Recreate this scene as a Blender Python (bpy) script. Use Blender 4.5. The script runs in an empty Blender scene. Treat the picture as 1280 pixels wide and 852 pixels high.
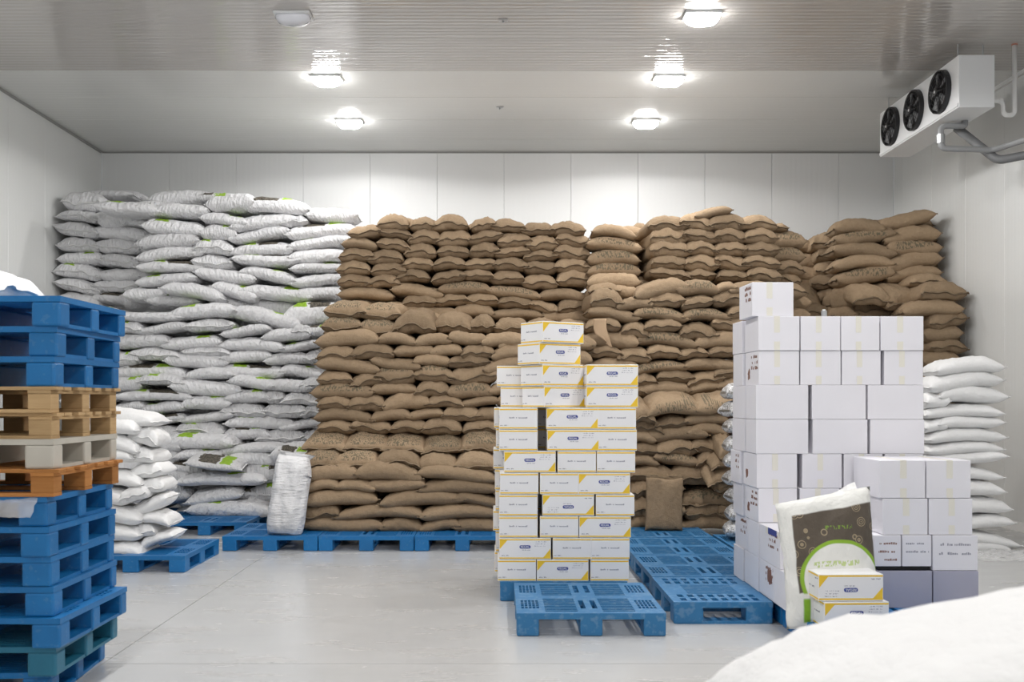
import bpy, bmesh, math, random
from mathutils import Vector, Matrix, Euler, noise

# ------------------------------------------------------------------ camera
F, VX, VY, H = 1250.0, 622.0, 500.0, 1.58     # focal length / vanishing point in 1280x852 pixels, eye height
sc = bpy.context.scene
COL = sc.collection
cam_d = bpy.data.cameras.new('camera')
cam = bpy.data.objects.new('camera', cam_d)
COL.objects.link(cam)
cam.location = (0, 0, H)
cam.rotation_euler = (math.pi / 2, 0, 0)
cam_d.sensor_fit = 'HORIZONTAL'
cam_d.sensor_width = 36.0
cam_d.lens = F / 1280 * 36
cam_d.shift_x = (640 - VX) / 1280
cam_d.shift_y = (VY - 426) / 1280
cam_d.clip_end = 100
cam_d.dof.use_dof = True
cam_d.dof.focus_distance = 10.0
cam_d.dof.aperture_fstop = 4.0
sc.camera = cam

# ------------------------------------------------------------------ world, exposure
world = bpy.data.worlds.new('world')
sc.world = world
world.use_nodes = True
world.node_tree.nodes['Background'].inputs[0].default_value = (0.9, 0.95, 1.0, 1)
world.node_tree.nodes['Background'].inputs[1].default_value = 0.3
sc.view_settings.view_transform = 'Standard'
sc.view_settings.look = 'None'
sc.view_settings.gamma = 1.0
sc.view_settings.use_curve_mapping = False
sc.view_settings.exposure = 0.0
LAMP_W = 150.0          # watts of each bulkhead lamp
LAMP_COL = (1.0, 0.985, 0.97)

# ------------------------------------------------------------------ helpers
def at(x, y, d):
    return Vector(((x - VX) * d / F, d, H - (y - VY) * d / F))

def mat_obj(name, mesh, material, parent=None, loc=None, rot=None, scale=None):
    if material is not None and len(mesh.materials) == 0:
        mesh.materials.append(material)
    o = bpy.data.objects.new(name, mesh)
    COL.objects.link(o)
    if parent is not None:
        o.parent = parent
    if loc is not None:
        o.location = loc
    if rot is not None:
        o.rotation_euler = rot
    if scale is not None:
        o.scale = scale
    return o

def empty(name, loc=(0, 0, 0), rot=(0, 0, 0)):
    o = bpy.data.objects.new(name, None)
    COL.objects.link(o)
    o.location = loc
    o.rotation_euler = rot
    o.empty_display_size = 0.1
    return o

def tag(o, label, cat, group=None, kind=None):
    o['label'] = label
    o['category'] = cat
    if group:
        o['group'] = group
    if kind:
        o['kind'] = kind
    return o

def struct(o):
    o['kind'] = 'structure'
    return o

class MB:
    def __init__(self):
        self.v = []
        self.f = []
    def add(self, vs, fs):
        b = len(self.v)
        self.v += [tuple(p) for p in vs]
        self.f += [tuple(i + b for i in q) for q in fs]
        return self
    def box(self, x0, x1, y0, y1, z0, z1):
        vs = [(x, y, z) for z in (z0, z1) for y in (y0, y1) for x in (x0, x1)]
        return self.add(vs, [(0, 2, 3, 1), (4, 5, 7, 6), (0, 1, 5, 4), (2, 6, 7, 3), (0, 4, 6, 2), (1, 3, 7, 5)])
    def tube(self, pts, r, n=10, caps=True):
        pts = [Vector(p) for p in pts]
        rings = []
        prev = None
        for i, p in enumerate(pts):
            if i == 0: t = pts[1] - pts[0]
            elif i == len(pts) - 1: t = pts[-1] - pts[-2]
            else: t = (pts[i + 1] - p).normalized() + (p - pts[i - 1]).normalized()
            t.normalize()
            if prev is None:
                a = Vector((0, 0, 1)) if abs(t.z) < 0.9 else Vector((1, 0, 0))
                u = t.cross(a).normalized()
            else:
                u = (prev - t * prev.dot(t)).normalized()
            prev = u
            w = t.cross(u)
            rr = r[i] if isinstance(r, (list, tuple)) else r
            rings.append([p + (u * math.cos(2 * math.pi * k / n) + w * math.sin(2 * math.pi * k / n)) * rr for k in range(n)])
        vs = [q for rg in rings for q in rg]
        fs = []
        for i in range(len(rings) - 1):
            for k in range(n):
                k2 = (k + 1) % n
                fs.append((i * n + k, i * n + k2, (i + 1) * n + k2, (i + 1) * n + k))
        if caps:
            fs.append(tuple(range(n - 1, -1, -1)))
            fs.append(tuple((len(rings) - 1) * n + k for k in range(n)))
        return self.add(vs, fs)
    def mesh(self, name, smooth=False, bevel=0.0, seg=2):
        me = bpy.data.meshes.new(name)
        me.from_pydata(self.v, [], self.f)
        bm = bmesh.new()
        bm.from_mesh(me)
        bmesh.ops.recalc_face_normals(bm, faces=bm.faces)
        if bevel > 0:
            bmesh.ops.bevel(bm, geom=list(bm.edges), offset=bevel, segments=seg, affect='EDGES', profile=0.5)
        bm.to_mesh(me)
        bm.free()
        if smooth:
            for p in me.polygons:
                p.use_smooth = True
        me.update()
        return me

def bez(pts, n=6):
    """rounded polyline: a few points per corner"""
    pts = [Vector(p) for p in pts]
    out = [pts[0]]
    for i in range(1, len(pts) - 1):
        a, b, c = pts[i - 1], pts[i], pts[i + 1]
        r = min(0.07, (a - b).length * 0.45, (c - b).length * 0.45)
        p0 = b + (a - b).normalized() * r
        p2 = b + (c - b).normalized() * r
        for k in range(n + 1):
            t = k / n
            out.append(p0 * (1 - t) ** 2 + b * 2 * t * (1 - t) + p2 * t * t)
    out.append(pts[-1])
    return out

ONES = ['', 'first', 'second', 'third', 'fourth', 'fifth', 'sixth', 'seventh', 'eighth', 'ninth', 'tenth', 'eleventh', 'twelfth',
        'thirteenth', 'fourteenth', 'fifteenth', 'sixteenth', 'seventeenth', 'eighteenth', 'nineteenth']
def ordw(n):
    if n < 20: return ONES[n]
    if n == 20: return 'twentieth'
    if n == 30: return 'thirtieth'
    return ('twenty-' if n < 30 else 'thirty-') + ONES[n % 10]

# ------------------------------------------------------------------ materials
class NT:
    def __init__(self, name, rough=0.6, color=(0.8, 0.8, 0.8), metallic=0.0, spec=0.5):
        self.m = bpy.data.materials.new(name)
        self.m.use_nodes = True
        self.t = self.m.node_tree
        self.b = self.t.nodes['Principled BSDF']
        self.b.inputs['Base Color'].default_value = (*color, 1)
        self.b.inputs['Roughness'].default_value = rough
        self.b.inputs['Metallic'].default_value = metallic
        self.b.inputs['Specular IOR Level'].default_value = spec
    def n(self, typ, **kw):
        x = self.t.nodes.new(typ)
        for k, v in kw.items():
            if hasattr(x, k): setattr(x, k, v)
        return x
    def l(self, a, b):
        self.t.links.new(a, b)
    def val(self, sock, v):
        if isinstance(v, bpy.types.NodeSocket): self.l(v, sock)
        else: sock.default_value = v
    def math(self, op, a, b=0.0, c=None):
        x = self.n('ShaderNodeMath', operation=op)
        self.val(x.inputs[0], a)
        self.val(x.inputs[1], b)
        if c is not None: self.val(x.inputs[2], c)
        return x.outputs[0]
    def coord(self, which='Object'):
        return self.n('ShaderNodeTexCoord').outputs[which]
    def pos(self):
        return self.n('ShaderNodeNewGeometry').outputs['Position']
    def mapped(self, v, scale=(1, 1, 1), loc=(0, 0, 0)):
        x = self.n('ShaderNodeMapping')
        self.l(v, x.inputs[0])
        x.inputs['Scale'].default_value = scale
        x.inputs['Location'].default_value = loc
        return x.outputs[0]
    def noise(self, v, scale, detail=3, rough=0.5):
        x = self.n('ShaderNodeTexNoise')
        self.l(v, x.inputs['Vector'])
        x.inputs['Scale'].default_value = scale
        x.inputs['Detail'].default_value = detail
        x.inputs['Roughness'].default_value = rough
        return x.outputs[0]
    def ramp(self, f, stops):
        x = self.n('ShaderNodeValToRGB')
        self.l(f, x.inputs[0])
        e = x.color_ramp.elements
        e[0].position, e[0].color = stops[0][0], (*stops[0][1], 1)
        e[1].position, e[1].color = stops[-1][0], (*stops[-1][1], 1)
        for p, c in stops[1:-1]:
            q = e.new(p); q.color = (*c, 1)
        return x.outputs[0]
    def mix(self, f, a, b, mode='MIX'):
        x = self.n('ShaderNodeMix', data_type='RGBA', blend_type=mode)
        self.val(x.inputs[0], f)
        for s, v in ((x.inputs[6], a), (x.inputs[7], b)):
            if isinstance(v, bpy.types.NodeSocket): self.l(v, s)
            else: s.default_value = (*v, 1)
        return x.outputs[2]
    def rnd(self):
        return self.n('ShaderNodeObjectInfo').outputs['Random']
    def sep(self, v):
        x = self.n('ShaderNodeSeparateXYZ')
        self.l(v, x.inputs[0])
        return x.outputs
    def comb(self, a, b, c):
        x = self.n('ShaderNodeCombineXYZ')
        for s, v in zip(x.inputs, (a, b, c)): self.val(s, v)
        return x.outputs[0]
    def color(self, c):
        if isinstance(c, bpy.types.NodeSocket): self.l(c, self.b.inputs['Base Color'])
        else: self.b.inputs['Base Color'].default_value = (*c, 1)
    def bump(self, h, strength=0.3, dist=0.01):
        x = self.n('ShaderNodeBump')
        x.inputs['Strength'].default_value = strength
        x.inputs['Distance'].default_value = dist
        self.l(h, x.inputs['Height'])
        self.l(x.outputs[0], self.b.inputs['Normal'])
    def value_scale(self, col, f):
        x = self.n('ShaderNodeHueSaturation')
        self.l(col, x.inputs['Color']) if isinstance(col, bpy.types.NodeSocket) else None
        if not isinstance(col, bpy.types.NodeSocket): x.inputs['Color'].default_value = (*col, 1)
        self.val(x.inputs['Value'], f)
        return x.outputs[0]
    def inside(self, x, lo, hi, soft=0.02):
        a = self.n('ShaderNodeMapRange', interpolation_type='SMOOTHSTEP')
        self.val(a.inputs[0], x)
        a.inputs[1].default_value, a.inputs[2].default_value = lo - soft, lo + soft
        b = self.n('ShaderNodeMapRange', interpolation_type='SMOOTHSTEP')
        self.val(b.inputs[0], x)
        b.inputs[1].default_value, b.inputs[2].default_value = hi - soft, hi + soft
        return self.math('MULTIPLY', a.outputs[0], self.math('SUBTRACT', 1.0, b.outputs[0]))

def simple(name, color, rough=0.5, metallic=0.0, var=0.0, vscale=8.0, spec=0.5):
    n = NT(name, rough, color, metallic, spec)
    if var > 0:
        f = n.noise(n.pos(), vscale, 4)
        n.color(n.mix(f, tuple(c * (1 - var) for c in color), tuple(min(1, c * (1 + var)) for c in color)))
    return n.m

def make_jute(name, kind):
    n = NT(name, 0.92, spec=0.15)
    p = n.pos()
    f = n.noise(p, 26, 4)
    g = n.noise(p, 3.0, 2)
    c = n.mix(f, (0.24, 0.168, 0.102), (0.355, 0.258, 0.167))
    c = n.mix(n.math('MULTIPLY', g, 0.45), c, (0.38, 0.285, 0.19))
    v = n.math('MULTIPLY_ADD', n.rnd(), 0.36, 0.82)
    c = n.value_scale(c, v)
    if kind:
        s = n.sep(n.coord('Object'))
        if kind == 'side':      # a line of stencilled letters along the long flank
            q = n.comb(n.math('MULTIPLY', s[0], 44), n.math('MULTIPLY', s[2], 7), n.math('MULTIPLY', n.rnd(), 50))
            band = n.math('MULTIPLY', n.inside(s[2], -0.05, 0.30, 0.02), n.inside(s[0], -0.34, 0.34, 0.03))
            front = n.inside(s[1], -2, 0.2)
        else:                   # block of lettering on the upper face near the mouth
            q = n.comb(n.math('MULTIPLY', s[0], 34), n.math('MULTIPLY', s[1], 46), n.math('MULTIPLY', n.rnd(), 50))
            band = n.math('MULTIPLY', n.inside(s[2], 0.12, 2, 0.03), n.inside(s[0], -0.36, 0.36, 0.03))
            front = n.inside(s[1], -2, -0.05)
        t = n.noise(q, 1.0, 1.5, 0.4)
        k = n.math('MULTIPLY', n.math('MULTIPLY', n.inside(t, 0.53, 2, 0.02), band), front)
        c = n.mix(n.math('MULTIPLY', k, 0.6), c, (0.05, 0.065, 0.05))
    n.color(c)
    w = n.noise(p, 130, 2)
    w2 = n.noise(p, 17, 3)
    n.bump(n.math('ADD', n.math('MULTIPLY', w, 0.4), w2), 0.8, 0.02)
    return n.m

def make_white(name, kind):
    n = NT(name, 0.62, spec=0.3)
    o = n.coord('Object')
    s = n.sep(o)
    f = n.noise(n.pos(), 5, 3)
    c = n.mix(f, (0.70, 0.70, 0.72), (0.84, 0.84, 0.85))
    c = n.value_scale(c, n.math('MULTIPLY_ADD', n.rnd(), 0.16, 0.88))
    if kind:
        wob = n.math('MULTIPLY', n.math('SUBTRACT', n.noise(o, 7, 3), 0.5), 0.22)
        x = n.math('ADD', s[0], wob)
        z = n.math('ADD', s[2], wob)
        if 'g' in kind:
            gm = n.math('MULTIPLY', n.inside(x, 0.10, 0.30, 0.01), n.inside(z, 0.26, 2, 0.015))
            c = n.mix(gm, c, (0.30, 0.50, 0.035))
        if 'G' in kind:
            gm = n.math('MULTIPLY', n.inside(x, -0.36, -0.12, 0.01), n.inside(z, 0.22, 2, 0.015))
            c = n.mix(gm, c, (0.30, 0.50, 0.035))
        if 'd' in kind:
            dm = n.math('MULTIPLY', n.inside(x, -0.30, 0.06, 0.01), n.inside(z, 0.20, 2, 0.015))
            dk = n.mix(n.inside(n.noise(o, 30, 2), 0.5, 2, 0.05), (0.055, 0.05, 0.04), (0.16, 0.14, 0.11))
            c = n.mix(dm, c, dk)
    n.color(c)
    q = n.comb(n.math('MULTIPLY', n.math('ADD', s[0], n.math('MULTIPLY', s[2], 0.10)), 24), n.math('MULTIPLY', s[1], 8), n.math('MULTIPLY', s[2], 2.2))
    w = n.noise(q, 1.0, 3, 0.6)
    n.bump(n.math('ADD', w, n.math('MULTIPLY', n.noise(n.pos(), 12, 4), 1.2)), 1.0, 0.035)
    return n.m

M = {}
M['jute'] = make_jute('jute', None)
M['jute_side'] = make_jute('jute_lettered_flank', 'side')
M['jute_top'] = make_jute('jute_lettered_top', 'top')
M['white'] = make_white('white_weave', None)
M['white_g'] = make_white('white_weave_green', 'g')
M['white_G'] = make_white('white_weave_leaf', 'G')
M['white_gd'] = make_white('white_weave_dark', 'gd')
n = NT('plain_white_weave', 0.75, spec=0.2)
n.color(n.value_scale(n.mix(n.noise(n.pos(), 4, 3), (0.80, 0.80, 0.80), (0.88, 0.88, 0.88)), n.math('MULTIPLY_ADD', n.rnd(), 0.10, 0.92)))
n.bump(n.noise(n.pos(), 14, 5, 0.55), 0.5, 0.03)
M['plain'] = n.m
n = NT('creased_white_weave', 0.62, spec=0.3)
n.color(n.mix(n.noise(n.pos(), 5, 3), (0.70, 0.70, 0.72), (0.82, 0.82, 0.83)))
n.bump(n.math('ADD', n.noise(n.mapped(n.pos(), (5, 5, 38)), 1.0, 3, 0.6), n.noise(n.pos(), 12, 4)), 0.9, 0.03)
M['white_up'] = n.m
M['thread'] = simple('seam_thread', (0.20, 0.145, 0.09), 0.9, var=0.2, vscale=60)
M['white_seam'] = simple('white_hem', (0.78, 0.78, 0.78), 0.7)
# blue moulded plastic
n = NT('blue_plastic', 0.42)
sv = n.noise(n.pos(), 9, 5, 0.65)
c = n.mix(sv, (0.003, 0.120, 0.345), (0.007, 0.180, 0.46))
c = n.mix(n.math('MULTIPLY', n.inside(n.noise(n.pos(), 30, 4), 0.64, 2, 0.05), 0.2), c, (0.16, 0.30, 0.45))
n.color(n.value_scale(c, n.math('MULTIPLY_ADD', n.rnd(), 0.2, 0.9)))
M['blue'] = n.m
n = NT('worn_teal_plastic', 0.45)
n.color(n.mix(n.noise(n.pos(), 9, 5), (0.012, 0.12, 0.21), (0.02, 0.18, 0.28)))
M['teal'] = n.m
# paler, dusty blue for the pallets lying on the floor
n = NT('dusty_blue_plastic', 0.5)
c = n.mix(n.noise(n.pos(), 7, 5, 0.65), (0.014, 0.135, 0.32), (0.035, 0.200, 0.42))
c = n.mix(n.math('MULTIPLY', n.inside(n.noise(n.pos(), 22, 4), 0.58, 2, 0.08), 0.4), c, (0.20, 0.33, 0.48))
n.color(c)
M['dusty'] = n.m
M['grey_plastic'] = simple('grey_plastic', (0.52, 0.49, 0.43), 0.6, var=0.12)
def wood(name, a, b):
    n = NT(name, 0.75, spec=0.2)
    o = n.pos()
    g = n.noise(n.mapped(o, (6, 6, 70)), 1.0, 5, 0.6)
    c = n.mix(g, a, b)
    n.color(n.value_scale(c, n.math('MULTIPLY_ADD', n.rnd(), 0.35, 0.82)))
    n.bump(g, 0.3, 0.004)
    return n.m
M['pine'] = wood('pine', (0.38, 0.24, 0.115), (0.56, 0.39, 0.21))
M['orange_wood'] = wood('orange_wood', (0.33, 0.13, 0.035), (0.50, 0.23, 0.075))
M['carton'] = simple('white_card', (0.80, 0.79, 0.84), 0.55, var=0.03, vscale=4)
M['lavender'] = simple('lavender_gloss', (0.40, 0.40, 0.50), 0.15, var=0.03)
M['carton_y'] = simple('white_gloss_card', (0.82, 0.815, 0.83), 0.4, var=0.02, vscale=4)
M['yellow'] = simple('yellow_ink', (0.86, 0.56, 0.035), 0.45)
M['navy'] = simple('navy_ink', (0.035, 0.055, 0.27), 0.45)
M['paper_white'] = simple('white_ink', (0.88, 0.88, 0.88), 0.5)
M['grey_ink'] = simple('grey_ink', (0.30, 0.30, 0.36), 0.6)
M['brown_ink'] = simple('brown_ink', (0.22, 0.10, 0.07), 0.6, var=0.4, vscale=50)
M['tape'] = simple('cream_tape', (0.79, 0.765, 0.69), 0.35)
M['dark'] = simple('near_black', (0.012, 0.012, 0.013), 0.6)
M['kraft'] = simple('kraft_card', (0.42, 0.29, 0.18), 0.8, var=0.08)
M['steel'] = simple('galvanised_steel', (0.42, 0.43, 0.44), 0.35, metallic=0.8)
M['grey_pipe'] = simple('grey_pipe', (0.16, 0.165, 0.17), 0.5)
M['grey_paint'] = simple('grey_paint', (0.27, 0.275, 0.28), 0.5)
M['pvc'] = simple('white_pvc', (0.75, 0.75, 0.74), 0.35)
M['enamel'] = simple('white_enamel', (0.72, 0.73, 0.74), 0.35)
M['black'] = simple('black_wire', (0.012, 0.012, 0.014), 0.4)
M['copper'] = simple('red_clip', (0.45, 0.20, 0.14), 0.5)

# painted sandwich panels: fine ribs run along `axis`-perpendicular direction
def panel_mat(name, color, rough, rib_axis, rib=60.0, strength=0.12, ior=1.5, spec=0.5):
    n = NT(name, rough, color, spec=spec)
    n.b.inputs['IOR'].default_value = ior
    p = n.pos()
    s = n.sep(p)
    w = n.math('SINE', n.math('MULTIPLY', s['XYZ'.index(rib_axis)], 2 * math.pi * rib))
    j = [2.0, 2.0, 2.0]
    j['XYZ'.index(rib_axis)] = 26.0
    q = n.noise(n.mapped(p, tuple(j)), 1.0, 3)
    n.bump(n.math('ADD', n.math('MULTIPLY', w, 0.25), q), strength, 0.01)
    n.color(n.mix(n.noise(p, 1.3, 3), tuple(c * 0.96 for c in color), color))
    return n.m
M['wall_back'] = panel_mat('wall_panel_back', (0.80, 0.81, 0.81), 0.5, 'X', 12, 0.10)
M['wall_side'] = panel_mat('wall_panel_side', (0.76, 0.77, 0.76), 0.35, 'Y', 12, 0.10)
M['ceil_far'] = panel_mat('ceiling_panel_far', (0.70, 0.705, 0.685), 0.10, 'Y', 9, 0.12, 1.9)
M['ceil_near'] = panel_mat('ceiling_panel_near', (0.50, 0.475, 0.45), 0.07, 'Y', 11, 0.34, 2.1)  # darker brownish base: reflection of the brown sacks put into the colour
M['trim'] = simple('grey_trim', (0.30, 0.30, 0.29), 0.5)
M['white_trim'] = simple('white_trim', (0.74, 0.74, 0.73), 0.4)
n = NT('sealed_concrete', 0.3, spec=0.5)
p = n.pos()
a = n.noise(n.mapped(p, (0.5, 1.1, 1)), 1.0, 4, 0.55)
b = n.noise(n.mapped(p, (1.6, 5.0, 1)), 1.0, 5, 0.6)
c = n.mix(a, (0.47, 0.475, 0.478), (0.57, 0.575, 0.578))
c = n.mix(n.math('MULTIPLY', n.inside(b, 0.58, 2, 0.10), 0.22), c, (0.44, 0.42, 0.39))
n.color(c)
rr = n.n('ShaderNodeMapRange')
n.l(b, rr.inputs[0])
rr.inputs[1].default_value, rr.inputs[2].default_value = 0.3, 0.7
rr.inputs[3].default_value, rr.inputs[4].default_value = 0.20, 0.30
n.l(rr.outputs[0], n.b.inputs['Roughness'])
n.bump(b, 0.02, 0.01)
M['floor'] = n.m
M['joint'] = simple('joint_filler', (0.34, 0.335, 0.33), 0.7)
n = NT('lamp_diffuser', 0.4, (0.9, 0.9, 0.9))
n.b.inputs['Emission Color'].default_value = (*LAMP_COL, 1)
n.b.inputs['Emission Strength'].default_value = 70.0
M['lit'] = n.m
M['unlit'] = simple('lamp_diffuser_off', (0.78, 0.79, 0.84), 0.3)
# clear film
n = NT('clear_film', 0.12, (0.95, 0.95, 0.95))
n.b.inputs['Alpha'].default_value = 0.35
M['film'] = n.m
# foil pouch
n = NT('foil_pouch', 0.3)
p = n.coord('Object')
c = n.mix(n.inside(n.noise(p, 14, 3), 0.55, 2, 0.03), (0.74, 0.74, 0.75), (0.28, 0.27, 0.25))
s = n.sep(p)
c = n.mix(n.inside(s[2], -0.42, -0.30, 0.02), c, (0.33, 0.05, 0.05))
n.color(c)
n.bump(n.noise(p, 9, 4), 0.6, 0.05)
M['foil'] = n.m

# ------------------------------------------------------------------ the room
XL, XR, YB, YF, ZC = -6.36, 6.36, 16.06, -5.0, 5.565
floor = struct(mat_obj('floor', MB().box(XL - .1, XR + .1, YF - .1, YB + .1, -0.12, -0.006).mesh('floor'), M['joint']))
xs = [XL - .1, -2.37, 2.38, XR + .1]
ys = [YF - .1, 1.2, 6.0, 10.8, YB + .1]
for i in range(3):
    for j in range(4):
        g = 0.003
        mat_obj('slab', MB().box(xs[i] + g, xs[i + 1] - g, ys[j] + g, ys[j + 1] - g, -0.02, 0).mesh('slab'), M['floor'], floor)

def panel_wall(name, material, spans, maker):
    root = struct(empty(name))
    for a, b in spans:
        o = mat_obj('panel', maker(a + 0.002, b - 0.002).mesh('panel', bevel=0.003, seg=1), material, root)
    return root
def spans(lo, hi, first, step):
    c = [lo]
    k = first
    while k - step > lo + 0.1: k -= step
    while k < hi - 0.1:
        c.append(k); k += step
    c.append(hi)
    return list(zip(c[:-1], c[1:]))
panel_wall('wall_back', M['wall_back'], spans(XL, XR, 0.103, 1.075), lambda a, b: MB().box(a, b, YB, YB + .1, 0, ZC))
panel_wall('wall_left', M['wall_side'], spans(YF, YB, 14.05, 1.055), lambda a, b: MB().box(XL - .1, XL, a, b, 0, ZC))
panel_wall('wall_right', M['wall_side'], spans(YF, YB, 13.6, 1.055), lambda a, b: MB().box(XR, XR + .1, a, b, 0, ZC))
panel_wall('wall_front', M['wall_back'], spans(XL, XR, 0.103, 1.075), lambda a, b: MB().box(a, b, YF - .1, YF, 0, ZC))
ceil = struct(empty('ceiling'))
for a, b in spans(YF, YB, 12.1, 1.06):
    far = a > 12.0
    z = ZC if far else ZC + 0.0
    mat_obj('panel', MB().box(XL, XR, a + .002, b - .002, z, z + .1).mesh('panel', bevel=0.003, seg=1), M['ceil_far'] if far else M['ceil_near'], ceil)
struct(mat_obj('trim_1', MB().add([(XL, YB, ZC), (XR, YB, ZC), (XR, YB, ZC - .022), (XL, YB, ZC - .022), (XL, YB - .022, ZC), (XR, YB - .022, ZC)],
      [(0, 1, 2, 3), (0, 4, 5, 1), (3, 2, 5, 4), (0, 3, 4), (1, 5, 2)]).mesh('trim'), M['trim']))
struct(mat_obj('trim_2', MB().box(XL, XL + .03, YF, YB - .04, ZC - .03, ZC).mesh('trim'), M['trim']))
struct(mat_obj('trim_3', MB().box(XR - .035, XR, YF, YB - .04, ZC - .05, ZC).mesh('trim'), M['white_trim']))
struct(mat_obj('baseboard_right', MB().add([(XR, YF, 0), (XR, YB, 0), (XR - .09, YF, 0), (XR - .09, YB, 0), (XR, YF, .10), (XR, YB, .10)],
      [(0, 1, 3, 2), (2, 3, 5, 4), (0, 4, 5, 1), (0, 2, 4), (1, 5, 3)]).mesh('baseboard'), M['white_trim']))
struct(mat_obj('baseboard_left', MB().add([(XL, YF, 0), (XL, YB, 0), (XL + .09, YF, 0), (XL + .09, YB, 0), (XL, YF, .10), (XL, YB, .10)],
      [(0, 2, 3, 1), (2, 4, 5, 3), (0, 1, 5, 4), (0, 4, 2), (1, 3, 5)]).mesh('baseboard'), M['white_trim']))

# ------------------------------------------------------------------ lamps
def lamp_meshes():
    n, m = 24, 7
    def dome(rx, ry, h, z0):
        mb = MB()
        vs, fs = [], []
        for j in range(m + 1):
            a = j / m * math.pi / 2
            r = math.cos(a) ** 0.6 if j < m else 0.02
            for i in range(n):
                t = 2 * math.pi * i / n
                ct, st = math.cos(t), math.sin(t)
                e = (abs(ct) ** 3 + abs(st) ** 3) ** (-1 / 3)
                vs.append((rx * r * e * ct, ry * r * e * st, z0 - h * math.sin(a)))
        for j in range(m):
            for i in range(n):
                i2 = (i + 1) % n
                fs.append((j * n + i, j * n + i2, (j + 1) * n + i2, (j + 1) * n + i))
        fs.append(tuple(range(n)))
        fs.append(tuple(m * n + i for i in range(n - 1, -1, -1)))
        return mb.add(vs, fs)
    base = MB().box(-.19, .19, -.12, .12, -.03, 0).mesh('lamp_base', bevel=0.012)
    glass = dome(.178, .108, .085, -.03).mesh('lamp_glass', smooth=True)
    guard = MB().tube([(-.18, 0, -.035), (-.145, 0, -.095), (0, 0, -.122), (.145, 0, -.095), (.18, 0, -.035)], .006, 6).mesh('lamp_guard', smooth=True)
    return base, glass, guard
LB, LG, LR = lamp_meshes()
LG_off = LG.copy()
lamp_rows = [14.25, 12.34, 10.33, 8.35, 6.4, 4.4, 0.4, -3.6]
for ri, d in enumerate(lamp_rows):
    for s in (-1, 1):
        off = ri == 2 and s < 0
        t = empty('bulkhead_lamp', (2.11 * s, d, ZC))
        side = 'left-hand' if s < 0 else 'right-hand'
        where = ['nearest the back wall', 'second from the back wall', 'third from the back wall'][ri] if ri < 3 else ordw(ri + 1) + ' from the back wall, overhead'
        tag(t, f"{'unlit' if off else 'glowing white'} bulkhead lamp on {side} side of ceiling, {where}", 'lamp', 'bulkhead lamps on the ceiling')
        mat_obj('base', LB, M['enamel'], t)
        mat_obj('diffuser', LG_off if off else LG, M['unlit'] if off else M['lit'], t)
        mat_obj('guard_bar', LR, M['steel'], t)
        if not off:
            ld = bpy.data.lights.new('bulb', 'SPOT')
            ld.spot_size = math.radians(172)
            ld.spot_blend = 0.12
            ld.shadow_soft_size = 0.13
            ld.energy = LAMP_W * (0.62 if ri == 0 else 1.0)
            ld.color = LAMP_COL
            lo = bpy.data.objects.new('bulb', ld)
            COL.objects.link(lo)
            lo.parent = t
            lo.location = (0, 0, -0.14)

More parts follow.
